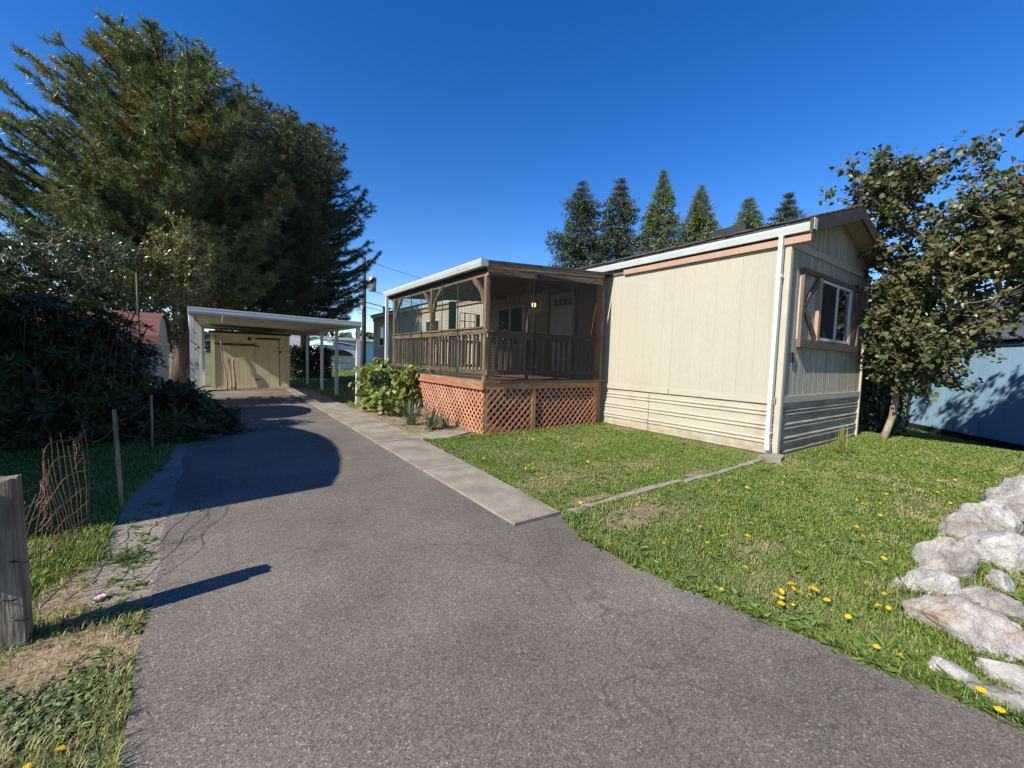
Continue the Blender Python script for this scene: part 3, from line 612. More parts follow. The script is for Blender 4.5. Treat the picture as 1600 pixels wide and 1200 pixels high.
# rails
obj('cap_rail', MB().box(3.69,6.46,PY0-.035,PY0+.06,1.795,1.83), M['deck_x'], porch)
obj('top_rail', MB().box(3.72,6.45,PY0-.02,PY0+.018,1.70,1.793), M['deck_x'], porch)
obj('bottom_rail', MB().box(3.715,6.47,PY0-.02,PY0+.018,1.055,1.14), M['deck_x'], porch)
obj('cap_rail', MB().box(3.655,3.76,PY0+.065,10.56,1.845,1.88), M['deck_y'], porch)
obj('top_rail', MB().box(3.672,3.712,PY0+.03,10.55,1.755,1.843), M['deck_y'], porch)
obj('bottom_rail', MB().box(3.672,3.712,PY0+.03,10.55,1.06,1.14), M['deck_y'], porch)
for (xa,xb) in [(3.76,6.45)]:
    obj('rear_rail', MB().box(xa,xb,10.56,10.60,1.75,1.84), M['deck_x'], porch); obj('rear_rail', MB().box(xa,xb,10.56,10.60,1.06,1.14), M['deck_x'], porch)
bal = MB().box(-.019,.019,-.017,.017,0,.70).mesh('baluster'); bal.materials.append(M['deck_z'])
balw = MB().box(-.033,.033,-.012,.012,0,.66).mesh('baluster_wide'); balw.materials.append(M['deck_z'])
for x in np.arange(3.88,6.38,.132): obj('baluster', balw, None, porch, loc=(float(x)+random.uniform(-.006,.006),PY0+.033,1.09))
for y in np.arange(6.16,10.45,.138): obj('baluster', bal, None, porch, loc=(3.732,float(y)+random.uniform(-.006,.006),1.10))
for x in np.arange(3.9,6.4,.16): obj('baluster', balw, None, porch, loc=(float(x),10.545,1.09))
for x,z in [(4.62,1.20),(5.32,1.37),(5.98,1.77)]: obj('sun_glint_strip', MB().beam((x,PY0-.05,z),(x+.17,PY0-.05,z+.012),.006,.012), M['wall_white'], porch)  # thin white strips standing in for sun glints on the front rail
# netting: real strands
def net(name, o, u, v, lu, lv, du, dv, t, mat):
    o = Vector(o); u = Vector(u); v = Vector(v); mb = MB()
    k = int(lu/du)
    for i in range(k+1): p = o+u*(i*du); mb.beam(p, p+v*lv, t, t, u)
    k = int(lv/dv)
    for i in range(k+1): p = o+v*(i*dv); mb.beam(p, p+u*lu, t, t, v)
    return obj(name, mb, mat, porch)
net('netting', (3.70,PY0-.058,.98), (1,0,0), (0,0,1), 1.02, 1.80, .028, .045, .0055, M['net_black'])
net('netting', (4.72,PY0-.060,.98), (1,0,0), (0,0,1), 1.74, 1.92, .022, .022, .0058, M['net_black'])
net('netting', (3.648,6.0,.97), (0,1,0), (0,0,1), 4.5, 1.80, .055, .034, .0046, M['net'])
for y in (6.9,7.6,8.6,9.2,9.8): obj('net_batten', MB().beam((3.643,y,.97),(3.643,y+random.uniform(-.04,.04),2.78),.010,.022,(0,1,0)), M['net'], porch)
for x in (4.66,5.62): obj('net_batten', MB().beam((x,PY0-.066,.97),(x,PY0-.066,2.80),.018,.008,(0,1,0)), M['net_black'], porch)
# grid trellis and scalloped strip at the far end of the porch
for x in (5.62,5.78,5.95,6.12): obj('trellis_bar', MB().box(x-.009,x+.009,10.50,10.518,1.84,2.62), M['green_board'], porch)
for z in (1.92,2.15,2.38,2.61): obj('trellis_bar', MB().box(5.61,6.13,10.484,10.499,z-.009,z+.009), M['green_board'], porch)
mb = MB(); pts = []
for i in range(33): pts.append((6.27+.018*abs(math.sin(i*math.pi/4)), 1.84+i*.024))
for i in range(32,-1,-1): pts.append((6.17-.018*abs(math.sin(i*math.pi/4)), 1.84+i*.024))
mb.prism(pts, 'y', 10.50, 10.52); obj('scalloped_board', mb, M['green_board'], porch)
# lattice skirting: every slat its own piece
def clip(poly, W_, H_):
    for ax, lim, sg in ((0,0,1),(0,W_,-1),(1,0,1),(1,H_,-1)):
        out = []
        for i in range(len(poly)):
            a = poly[i]; b_ = poly[(i+1) % len(poly)]; da = sg*(a[ax]-lim); db = sg*(b_[ax]-lim)
            if da >= 0: out.append(a)
            if (da >= 0) != (db >= 0):
                t = da/(da-db); out.append((a[0]+t*(b_[0]-a[0]), a[1]+t*(b_[1]-a[1])))
        poly = out
        if not poly: return []
    return poly
slat_cache = {}
def lattice(o, u, nrm, W_, H_, pitch=.136, sw=.034, th=.007):
    o = Vector(o); u = Vector(u); nrm = Vector(nrm); hw = sw*math.sqrt(2)/2
    lat = obj('lattice_frame', MB().beam(o+Vector((0,0,.012))-nrm*.012, o+u*W_+Vector((0,0,.012))-nrm*.012, .012, .02), M['lattice'], porch)
    for dr_ in (1,-1):
        c = -H_+pitch*.4*(dr_ < 0)
        while c < W_:
            pl = [(c-hw,0),(c+hw,0),(c+H_+hw,H_),(c+H_-hw,H_)]
            if dr_ < 0: pl = [(a,H_-b_) for a,b_ in pl]
            pg = clip(pl, W_, H_)
            if len(pg) >= 3:
                x0 = min(p[0] for p in pg); rel = [(p[0]-x0,p[1]) for p in pg]
                off = nrm*(.004 if dr_ > 0 else -.0045)
                key = (round(u.x),dr_,tuple((round(a,3),round(b_,3)) for a,b_ in rel))
                if key not in slat_cache:
                    mb = MB()
                    if u.x > .5: mb.prism(rel, 'y', -th/2, th/2)
                    else: mb.prism(rel, 'x', -th/2, th/2)
                    me = mb.mesh('slat'); me.materials.append(M['lattice']); slat_cache[key] = me
                obj('slat', slat_cache[key], None, lat, loc=o+u*x0+off)
            c += pitch
lattice((3.74,PY0+.005,.01), (1,0,0), (0,-1,0), .985, .785)
lattice((4.835,PY0+.015,.01), (1,0,0), (0,-1,0), 1.66, .785)
lattice((3.712,6.02,.01), (0,1,0), (-1,0,0), 2.2, .78, pitch=.132)
lattice((3.712,8.23,.01), (0,1,0), (-1,0,0), 2.3, .78, pitch=.132)
obj('backing_board', MB().box(3.735,3.76,6.1,10.5,.55,.79), M['cedar_y'], porch)

# ---------------------------------------------------------------- carport
cp = thing('carport', 'open metal carport with white posts and flat pan roof over driveway end', 'carport', (1.25, 15.2, 0))
CX0, CX1, CY0, CY1 = -.55, 3.08, 11.25, 19.4
zc = lambda x: 2.255-(x-CX0)*.016
k = 12
for i in range(k):
    xa = CX0+.03+(CX1-CX0-.06)*i/k; xb = CX0+.03+(CX1-CX0-.06)*(i+1)/k-.006
    mb = MB(); mb.prism([(xa,zc(xa)-.075),(xb,zc(xb)-.075),(xb,zc(xb)-.015),(xb-.02,zc(xb)-.005),(xb-.03,zc(xb)-.06),(xa,zc(xa)-.06)], 'y', CY0+.03, CY1-.03); obj('roof_pan', mb, M['carport_pan'], cp)
for ya,yb in ((CY0,CY0+.028),(CY1-.028,CY1)):
    f_ = None
    for j,(lo,hi,pr) in enumerate([(-.14,-.10,.0),(-.10,-.06,.008),(-.06,-.035,.0),(-.035,.0,.008)]):
        mb = MB(); mb.prism([(CX0,zc(CX0)+lo+.002),(CX1,zc(CX1)+lo+.002),(CX1,zc(CX1)+hi),(CX0,zc(CX0)+hi)], 'y', ya-pr, yb); obj('fascia', mb, M['white_metal'], cp)
for xx in (CX0,CX1-.028):
    obj('side_beam', MB().prism([(CY0+.03,zc(xx)-.15),(CY1-.03,zc(xx)-.15),(CY1-.03,zc(xx)-.002),(CY0+.03,zc(xx)-.002)], 'x', xx, xx+.028), M['offwhite'], cp)
for xx, ysx in ((-.49,(11.6,13.8,16.2,19.1)),(3.02,(11.15+.2,13.8,16.1,19.1))):
    for yy_ in ysx:
        mb = MB(); h = zc(xx)-.15; s = .045
        mb.box(xx-s,xx+s,yy_-s,yy_+s,0,h)
        p_ = obj('post', mb, M['offwhite'], cp)
        obj('post_flange', MB().box(xx-.075,xx+.075,yy_-.075,yy_+.075,0,.015), M['galv'], p_)
for z in (.55,.95,1.35,1.75): obj('side_rail', MB().box(-.515,-.495,11.66,13.74,z-.03,z+.03), M['offwhite'], cp)
for y in (12.1,12.6,13.1): obj('side_stile', MB().box(-.53,-.516,y-.03,y+.03,.1,2.0), M['offwhite'], cp)
obj('wall_slat', MB().box(-.50,-.47,13.86,16.1,.1,.14), M['offwhite'], cp)

# tan shed under the carport
sh = thing('storage_shed', 'tan plywood storage shed with padlocked door at the driveway end', 'shed', (.9, 17.6, 0))
SX0, SX1, SY, SZ = -.23, 2.05, 16.66, 1.90
pe = lambda u,d,z: (u, SY-d, z)
for a,b_ in [(SX0+.12,1.02)]: obj('wall_panel', siding(a,b_,.12,lambda u:SZ-.1,pe,groove=.11,gw=.008,gd=.005), M['shed_tan'], sh)
dd = obj('door', siding(1.03,1.72,.10,lambda u:SZ-.16,lambda u,d,z:(u,SY-.012-d,z),groove=.11,gw=.008,gd=.005), M['shed_tan'], sh)
for z in (.35,1.5): obj('hinge', MB().box(1.0,1.14,SY-.024,SY-.0125,z-.02,z+.02), M['dark_metal'], dd)
obj('hasp', MB().box(1.64,1.86,SY-.05,SY-.0125,1.40,1.44), M['galv'], dd)
obj('padlock', MB().box(1.72,1.78,SY-.075,SY-.0505,1.28,1.37), M['dark_metal'], dd)
obj('wall_panel', siding(1.74,1.96,.12,lambda u:SZ-.1,pe,groove=.11,gw=.008,gd=.005), M['shed_tan'], sh)
for a,b_ in [(SX0,SX0+.115),(1.965,SX1)]: obj('corner_board', MB().box(a,b_,SY-.028,SY+.02,.05,SZ), M['shed_tan'], sh)
obj('sill_board', MB().box(SX0+.12,1.96,SY-.022,SY+.02,.05,.118), M['shed_tan'], sh); obj('head_board', MB().box(SX0+.12,1.96,SY-.022,SY+.02,SZ-.098,SZ), M['shed_tan'], sh)
obj('side_wall', MB().box(SX0,SX0+.04,SY+.021,19.0,.05,SZ), M['wall_white'], sh); obj('side_wall', MB().box(SX1-.04,SX1,SY+.021,19.0,.05,SZ), M['shed_tan'], sh); obj('rear_wall', MB().box(SX0,SX1,19.0,19.04,.05,SZ), M['shed_tan'], sh)
mb = MB(); mb.prism([(SX0-.05,SZ+.005),(SX1+.05,SZ+.005),(SX1+.05,SZ+.06),(.9,SZ+.10),(SX0-.05,SZ+.06)], 'y', SY-.06, 19.1); obj('roof', mb, M['dark_metal'], sh)
obj('shelf_board', MB().box(SX0+.10,1.0,SY-.07,SY-.0285,1.50,1.57), M['redbrown'], sh)
mb = MB(); mb.tube([(.84,SY-.03,1.745),(.84,SY-.002,1.745)], .055, 14); obj('vent_hole', mb, M['black'], sh)
def stick(name, p, q, r, label, mat, cat='pole', bend=.02):
    p = Vector(p); q = Vector(q); pts = [p.lerp(q,t)+Vector((bend*math.sin(t*7),bend*.5*math.sin(t*5),0)) for t in np.linspace(0,1,9)]
    return tag(obj(name, MB().tube([tuple(a-p) for a in pts], [r*(1-.2*t) for t in np.linspace(0,1,9)], 8).mesh(name,True), M[mat], loc=p), label, cat)
stick('walking_stick', (.20,16.40,.05),(.03,16.58,1.72), .022, 'tall thin pale branch leaning left against the tan shed', 'bark_pale')
stick('wooden_stake', (.32,16.40,.05),(.26,16.56,1.06), .028, 'short pale round stake with dark top, left of the pair by the shed', 'bark_pale', 'stake', .004)
stick('wooden_stake', (.42,16.38,.05),(.36,16.56,1.07), .038, 'thicker dark-topped stake, right of the pair leaning on the shed', 'bark_pale', 'stake', .004)
# ladder and odd timber kept on top of the shed roof
for i,(a,b_,y,z,mt_) in enumerate([(0.0,1.9,16.75,SZ+.12,'redbrown'),(.3,1.6,16.95,SZ+.13,'grey_x')]):
    tag(obj('plank', MB().box(a,b_,y,y+.14,z,z+.04), M[mt_]), ['dark red plank lying on top of the tan shed roof','grey plank lying behind the red one on the shed roof'][i], 'plank')

# ---------------------------------------------------------------- small barrel-roofed metal shed at left
ms = thing('metal_shed', 'small old metal shed with rusty red rounded roof behind the rhododendron', 'shed', (-1.9, 10.25, 0))
GX0, GX1, GY0, GY1, GW = -2.35, -.89, 9.12, 11.38, 1.42
gc = (GY0+GY1)/2; hw = (GY1-GY0)/2
arc = [(GY0-.03,GW-.02),(GY0+.02,GW+.12),(GY0+.20,GW+.33),(GY0+.52,GW+.48),(gc,GW+.565),(GY1-.52,GW+.48),(GY1-.20,GW+.33),(GY1-.02,GW+.12),(GY1+.03,GW-.02)]
for i in range(len(arc)-1):
    kx = 4
    for j in range(kx):
        xa = GX0-.05+(GX1+.07-GX0+.05)*j/kx+.006; xb = GX0-.05+(GX1+.07-GX0+.05)*(j+1)/kx-.006
        (ya,za),(yb,zb) = arc[i],arc[i+1]; mb = MB()
        mb.prism([(ya,za),(yb,zb),(yb,zb+.012),(ya,za+.012)], 'x', xa, xb)
        p_ = obj('roof_panel', mb, M['rust_roof'], ms)
    for j in range(1,kx):
        xs_ = GX0-.05+(GX1+.12-GX0)*j/kx; mb = MB(); mb.beam((xs_,ya,za+.014),(xs_,yb,zb+.014),.022,.028,(1,0,0)); obj('roof_rib', mb, M['rust_roof'], ms)
for xg in (GX1,GX0):
    mb = MB(); mb.prism([(GY0,GW-.005)]+[(a,b_-.012) for a,b_ in arc[1:-1]]+[(GY1,GW-.005)], 'x', xg-.012, xg); obj('gable', mb, M['shed_white'], ms)
def ribwall(u0, u1, z1, place, nm):
    mb = MB(); n = int((u1-u0)/.10)
    us = []; 
    for i in range(n):
        a = u0+(u1-u0)*i/n; w = (u1-u0)/n
        us += [(a,0),(a+w*.35,0),(a+w*.45,.016),(a+w*.75,.016),(a+w*.85,0)]
    us.append((u1,0))
    for u,d in us: mb.v += [place(u,d,.03),place(u,d,z1)]
    for i in range(len(us)-1): mb.f.append((2*i,2*i+2,2*i+3,2*i+1))
    return obj(nm, mb, M['shed_white'], ms)
ribwall(GY0,GY1,GW,lambda u,d,z:(GX1-.004+d,u,z),'ribbed_wall'); ribwall(GX0,GX1,GW,lambda u,d,z:(u,GY0+.004-d,z),'ribbed_wall')
ribwall(GX0,GX1,GW,lambda u,d,z:(u,GY1-.004+d,z),'ribbed_wall'); ribwall(GY0,GY1,GW,lambda u,d,z:(GX0+.004-d,u,z),'ribbed_wall')
obj('eave_strip', MB().box(GX1+.013,GX1+.03,GY0-.02,GY1+.02,GW-.03,GW+.03), M['shed_white'], ms)
tag(obj('upright_pole', MB().tube([(0,0,0),(.01,0,1.3),(-.01,.01,2.55)], [.020,.017,.014], 8).mesh('upright_pole',True), M['bark'], loc=(-1.07,9.03,0)), 'slim brown upright pole standing at the corner of the rusty-roofed shed', 'pole')

# ---------------------------------------------------------------- neighbour's building at left, whose shade lies across the driveway
nb = thing('neighbour_building', 'grey arched-roof outbuilding left of the driveway that shades it', 'building', (-4.4, 5.9, 0))
ARC = [(3.87,2.60),(4.3,2.74),(4.9,2.86),(5.6,2.945),(6.1,2.96),(6.7,2.92),(7.3,2.80),(7.7,2.66),(7.95,2.50)]
for xg in (-2.56,-6.2):
    mb = MB(); mb.prism([(3.9,0),(7.92,0)]+[(a,b_-.03) for a,b_ in ARC[::-1]], 'x', xg, xg+.06); obj('end_wall', mb, M['wall_grey'], nb)
for y in (3.9,7.86): obj('side_wall', MB().box(-6.14,-2.562,y,y+.06,0,2.5), M['wall_grey'], nb)
for (ya,za),(yb,zb) in zip(ARC[:-1],ARC[1:]):
    mb = MB(); mb.prism([(ya,za-.03),(yb,zb-.03),(yb,zb),(ya,za)], 'x', -6.3, -2.47); obj('roof_panel', mb, M['roof_grey'], nb)
nd = obj('door', MB().box(-2.498,-2.46,5.2,6.5,.02,2.05), M['wall_white'], nb); obj('handle', MB().box(-2.459,-2.42,5.28,5.32,.95,1.05), M['galv'], nd)

# ---------------------------------------------------------------- blue garage at right
KB = 1.32
bl = thing('blue_garage', 'blue-sided outbuilding with charcoal ribbed metal roof behind the broadleaf tree', 'building', (16.4, 1.9, -.432))
A = Vector((13.34*KB,2.35*KB,-.432)); D_ = Vector((-.7433,-.669,0)); D_.normalize(); NB = Vector((.669,-.7433,0))   # NB points away from camera side
if NB.dot(A) < 0: NB = -NB
LEN = 9.0; pw = .61
def P(s, d, z): return tuple(A + D_*s + NB*d + Vector((0,0,z*KB)))
s = -.02
while s < LEN:
    mb = MB(); e_ = min(s+pw, LEN)
    mb.v += [P(s+.004,0,.12),P(e_-.004,0,.12),P(e_-.004,0,1.92),P(s+.004,0,1.92),P(s+.004,.05,.12),P(e_-.004,.05,.12),P(e_-.004,.05,1.92),P(s+.004,.05,1.92)]
    mb.f += [(0,1,2,3),(4,7,6,5),(0,4,5,1),(1,5,6,2),(2,6,7,3),(3,7,4,0)]
    obj('siding_panel', mb, M['blue'], bl); s += pw
def pbox(s0,s1,d0,d1,z0,z1): 
    mb = MB(); mb.v = [P(s0,d0,z0),P(s1,d0,z0),P(s1,d1,z0),P(s0,d1,z0),P(s0,d0,z1),P(s1,d0,z1),P(s1,d1,z1),P(s0,d1,z1)]
    mb.f = [(0,3,2,1),(4,5,6,7),(0,1,5,4),(1,2,6,5),(2,3,7,6),(3,0,4,7)]; return mb
obj('base_beam', pbox(-.15,LEN,-.03,.25,0,.115), M['black'], bl)
obj('corner_post', pbox(-.14,-.025,-.03,.08,.116,1.92), M['metal_roof'], bl)
obj('eave_shadow_strip', pbox(-.2,LEN,-.10,.12,1.93,1.985), M['black'], bl)  # black strip standing in for the shadow beneath the roof metal
s = -.3
while s < LEN:
    mb = MB(); z0, z1 = 1.99, 3.05; d0, d1 = -.14, 1.9
    e_ = s+.30
    mb.v = [P(s,d0,z0),P(e_,d0,z0),P(e_,d1,z1),P(s,d1,z1),P(s,d0,z0-.02),P(e_,d0,z0-.02),P(e_,d1,z1-.02),P(s,d1,z1-.02)]; mb.f = [(0,1,2,3),(4,7,6,5),(0,4,5,1),(2,6,7,3),(1,5,6,2),(3,7,4,0)]
    pn = obj('roof_sheet', mb, M['metal_roof'], bl)
    for o_ in (.0,.1):
        mb = MB(); mb.beam(Vector(P(s+.02+o_*1.0,d0,z0+.012)), Vector(P(s+.02+o_*1.0,d1,z1+.012)), .022, .03); obj('roof_rib', mb, M['metal_roof'], pn)
    s += .302
obj('end_wall', pbox(-.02,.03,.051,3.8,.0,1.92), M['blue'], bl); obj('back_wall', pbox(-.02,LEN,3.75,3.8,0,1.92), M['blue'], bl); obj('end_wall', pbox(LEN-.05,LEN,.051,3.74,0,1.92), M['blue'], bl)
mb = MB(); mb.v = [P(-.3,1.9,3.03),P(LEN,1.9,3.03),P(LEN,3.95,1.98),P(-.3,3.95,1.98)]; mb.f = [(0,1,2,3)]; obj('rear_roof', mb, M['metal_roof'], bl)
for s0 in (-.02,LEN-.05):
    mb = MB(); mb.v = [P(s0,.05,1.92),P(s0,3.75,1.92),P(s0,1.9,3.0),P(s0+.04,.05,1.92),P(s0+.04,3.75,1.92),P(s0+.04,1.9,3.0)]; mb.f = [(0,1,2),(5,4,3),(0,3,4,1),(1,4,5,2),(2,5,3,0)]; obj('gable', mb, M['blue'], bl)

# ---------------------------------------------------------------- things far down the lane
def house(name, label, cx, cy, ang, w, l, hw_, hr, wallm, roofm, over=.3, windows=()):
    t = thing(name, label, 'house', (cx,cy,0)); t.rotation_euler = (0,0,ang)
    def part(nm, mb, mt, par=t):
        o = bpy.data.objects.new(nm, mb.mesh(nm)); o.data.materials.append(mt); COL.objects.link(o); o.parent = par; return o
    mb = MB(); mb.prism([(-w/2,0),(w/2,0),(w/2,hw_),(0,hw_+hr),(-w/2,hw_)], 'y', -l/2, l/2); part('wall', mb, wallm)
    for sg in (1,-1):
        mb = MB(); sl_ = hr/(w/2); xo = w/2+over
        mb.prism([(sg*xo,hw_-sl_*over+.03),(0,hw_+hr+.03),(0,hw_+hr+.13),(sg*xo,hw_-sl_*over+.13)], 'y', -l/2-over, l/2+over); part('roof', mb, roofm)
    for (a,b_,z0,z1,side) in windows:
        if side == 'g': wn_ = part('window', MB().box(a,b_,-l/2-.05,-l/2-.005,z0,z1), M['window_frame']); part('pane', MB().box(a+.06,b_-.06,-l/2-.06,-l/2-.0505,z0+.06,z1-.06), M['glass'], wn_)
        else: wn_ = part('window', MB().box(-w/2-.05,-w/2-.005,a,b_,z0,z1), M['window_frame']); part('pane', MB().box(-w/2-.06,-w/2-.0505,a+.06,b_-.06,z0+.06,z1-.06), M['glass'], wn_)
    return t
house('neighbour_house', 'pale turquoise house with white eaves seen past the carport posts', 12.6, 46.5, math.radians(-72), 5.5, 9.5, 2.55, .35, M['blue_house'], M['roof_grey'], .35, [(-1.9,-.9,1.0,2.0,'g'),(.3,1.5,1.0,2.0,'g'),(-3,-1.6,1.0,2.0,'s'),(.5,2,1.0,2.0,'s')])
house('neighbour_house', 'low grey-roofed house with white wall behind the dark clipped hedge', 8.0, 57, math.radians(75), 7, 10, 2.0, 1.25, M['wall_white'], M['roof_grey'], .4, [(-1,0.2,1.0,1.9,'s')])
house('garden_shed', 'small grey gabled shed rising behind the white barrel-roofed garage', 10.6, 50.5, math.radians(-12), 3.6, 4, 1.75, .75, M['wall_grey'], M['roof_grey'], .25, [(-.3,.3,1.8,2.15,'g')])
wg = thing('white_garage', 'white metal garage with dark arched awning beyond the far lawn', 'garage', (7.9,36,0))
obj('wall', MB().box(6.35,9.5,36.0,38.5,0,2.0), M['wall_white'], wg)
x = 6.72
while x < 9.1: obj('door_panel', MB().box(x,x+.38,35.96,35.995,.08,1.15), M['wall_white'], wg); x += .4
mb = MB(); pts = [(6.75,1.15),(7.05,1.45),(7.5,1.62),(8.3,1.62),(8.75,1.45),(9.1,1.15)]
mb.prism(pts, 'y', 35.25, 35.99); obj('awning', mb, M['black'], wg)
for z in (.55,): obj('rail', MB().box(6.7,9.1,35.90,35.93,z-.02,z+.02), M['dark_metal'], wg)
mb = MB(); mb.prism([(6.2,2.0),(7.92,2.25),(9.65,2.0),(9.65,2.06),(7.92,2.32),(6.2,2.06)], 'y', 35.9, 38.6); obj('roof', mb, M['wall_white'], wg)
# utility pole with transformer and wires
PXp, PYp = 8.08, 28.9
up = thing('utility_pole', 'dark wooden utility pole with grey transformer beyond the carport', 'utility pole', (PXp,PYp,0))
obj('pole_shaft', MB().tube([(PXp,PYp,0),(PXp,PYp,4),(PXp-.02,PYp,7.9)], [.16,.14,.115], 12).mesh('pole_shaft',True), M['pole'], up)
tr = obj('transformer', MB().tube([(PXp+.52,PYp-.1,5.65),(PXp+.52,PYp-.1,5.68),(PXp+.52,PYp-.1,6.55),(PXp+.52,PYp-.1,6.62)], [.22,.255,.255,.2], 18).mesh('transformer',True), M['galv'], up)
obj('bracket', MB().box(PXp+.1,PXp+.30,PYp-.16,PYp-.04,6.2,6.28), M['dark_metal'], tr); obj('bushing', MB().tube([(PXp+.5,PYp-.1,6.6),(PXp+.5,PYp-.1,6.95)], [.05,.03], 8), M['galv'], tr)
obj('meter_box', MB().box(PXp-.22,PXp-.12,PYp-.25,PYp-.13,4.35,4.6), M['offwhite'], up)
mb = MB(); pts = [(PXp-.32+.14*math.cos(a),PYp-.2,4.2+.14*math.sin(a)) for a in np.linspace(0,6.28,16)]; mb.tube(pts, .018, 5); obj('cable_coil', mb, M['wire'], up)
def cable(p, q, sag, r, label):
    p = Vector(p); q = Vector(q); pts = []
    for t in np.linspace(0,1,25):
        v = p.lerp(q,float(t)); v.z -= sag*4*t*(1-t); pts.append(tuple(v-p))
    return tag(obj('overhead_cable', MB().tube(pts, r, 5).mesh('overhead_cable',True), M['wire'], loc=p), label, 'cable')
cable((PXp,PYp,4.9),(24,30,4.4), .5, .030, 'thick overhead cable running right from mid utility pole')
cable((PXp,PYp,4.55),(23,26,4.3), .5, .016, 'thin overhead cable running right, lowest on the pole')
cable((PXp+.5,PYp,5.7),(18,25.0,4.2), .3, .016, 'cable dropping steeply right from below the transformer')
cable((PXp,PYp,5.6),(-12,40,5.2), .6, .018, 'overhead cable running left behind the pines, highest of the left ones')
cable((PXp,PYp,4.5),(-12,37,4.4), .6, .016, 'overhead cable running left behind the pines at coil height')
cable((PXp,PYp,4.4),(-4,24.5,2.9), .2, .014, 'cable descending left from the coil towards the carport')
cable((PXp+.15,PYp,7.7),(30,32,7.4), .8, .014, 'faint highest cable running right above the porch roof')

# ---------------------------------------------------------------- fence remains and litter at left
fp = thing('fence_post', 'stout weathered grey fence post with torn bark face at left foreground', 'post', (-.80,2.74,0))
mb = MB(); rings = 14; k = 16; hp = .76
def ring_pt(z, j):
    t = 2*math.pi*j/k; c, s_ = math.cos(t), math.sin(t)
    q = max(abs(c),abs(s_)); r = .088/q**.75
    r *= 1+.035*noise.noise(Vector((c*2,s_*2,z*7)))+.05*noise.noise(Vector((c*5,s_*5,z*3+4)))
    return (-.80+.02*(z/hp)*-1+r*c, 2.72+.72*r*s_, z)
for i in range(rings):
    z = -.05+(hp+.05)*i/(rings-1)
    for j in range(k):
        p_ = ring_pt(z, j); dz = (.022*noise.noise(Vector((p_[0]*30,p_[1]*30,1))) if i == rings-1 else 0); mb.v.append((p_[0],p_[1],z+dz))
for i in range(rings-1):
    for j in range(k): mb.f.append((i*k+j,i*k+(j+1)%k,(i+1)*k+(j+1)%k,(i+1)*k+j))
mb.f.append(tuple((rings-1)*k+j for j in range(k)))
obj('post_body', mb, M['grey_z'], fp)
for (z,dx) in [(.40,.02),(.24,-.02),(.14,.01)]:
    mb = MB(); mb.tube([(-.77+dx,2.655,z),(-.75+dx,2.640,z+.004),(-.725+dx,2.637,z-.006),(-.715+dx,2.655,z-.01)], .0035, 5); obj('staple', mb, M['dark_metal'], fp)
mb = MB(); mb.prism([(-.895,.36),(-.80,.35),(-.785,.45),(-.80,.62),(-.815,.735),(-.90,.74)], 'y', 2.628, 2.655); obj('split_face', mb, M['grey_z'], fp)
def stake(loc, h, r, lean, label, mat, cat='post'):
    return tag(obj('fence_stake', MB().tube([(0,0,-.05),(lean*.5,0,h*.5),(lean,0,h)], [r,r*.95,r*.85], 7).mesh('fence_stake',True), M[mat], loc=loc), label, cat)
stake((-.67,4.55,0), .84, .017, -.03, 'slim grey wooden fence stake in front of the dark rhododendron', 'grey_z')
stake((-.74,7.15,0), .72, .016, .0, 'thin grey stake further back beside the metal shed', 'grey_z')
wf = thing('wire_fence', 'rusty crumpled woven wire fence leaning beside the weathered post', 'fence', (-.85,3.6,0))
def fpt(s, z):   # s along the fence 0..1, z 0..1 of its height
    y = 2.95+1.22*s; h = .50+.27*s+.03*math.sin(11*s)
    lean = .13*max(0,z-.45)*math.sin(5*s+.5)+.018*math.sin(11*s+4*z)
    return (-.97+.20*s+lean, y+.03*math.sin(5*z+3*s), h*z)
for i,s_ in enumerate(np.linspace(0.02,1,22)):
    s_ += random.uniform(-.01,.01); tp = random.uniform(.86,1.06)
    pts = [fpt(s_+.012*math.sin(5*z+i), z*tp) for z in np.linspace(0,1,12)]
    obj('stay_wire', MB().tube(pts, .0024, 4), M['rust'], wf)
for z in (.04,.16,.30,.45,.62,.80,.97):
    obj('line_wire', MB().tube([fpt(s_, z+.02*math.sin(s_*17+z*9)) for s_ in np.linspace(0,1.02,28)], .0026, 4), M['rust'], wf)
for s0,z0 in [(.45,.98),(.50,.72),(.55,.42),(.92,.98)]:
    for j in range(3):
        ph = random.uniform(0,6)
        pts = [Vector(fpt(s0+.028*math.sin(t*6+ph), max(.02,z0-.30*t)))+Vector((.012*math.sin(t*13+ph),0,.01*math.cos(t*11+ph))) for t in np.linspace(0,1.0,16)]
        obj('tangled_wire', MB().tube([tuple(p) for p in pts], .0027, 4), M['rust'], wf)
for (p,q,lb) in [((-.74,4.1,.66),(-.67,4.55,.78),'single strand of fence wire from the crumpled mesh to the stake'),((-.68,4.56,.74),(-.74,7.15,.66),'upper strand of fence wire between the two thin stakes'),((-.68,4.56,.45),(-.74,7.15,.45),'lower strand of fence wire between the two thin stakes')]:
    p = Vector(p); q = Vector(q); tag(obj('fence_wire', MB().tube([tuple(p.lerp(q,float(t))-p+Vector((0,0,-.05*math.sin(math.pi*t)))) for t in np.linspace(0,1,10)], .0025, 4).mesh('fence_wire'), M['rust'], loc=p), lb, 'wire')
lp = obj('litter_box', MB().box(-.024,.024,-.015,.015,0,.016).mesh('litter_box'), M['pack_pink'], loc=(-.53,2.94,.012)); lp.rotation_euler = (.15,-.2,.6); tag(lp, 'small crushed pink and white carton lying on the gravel edge', 'litter')

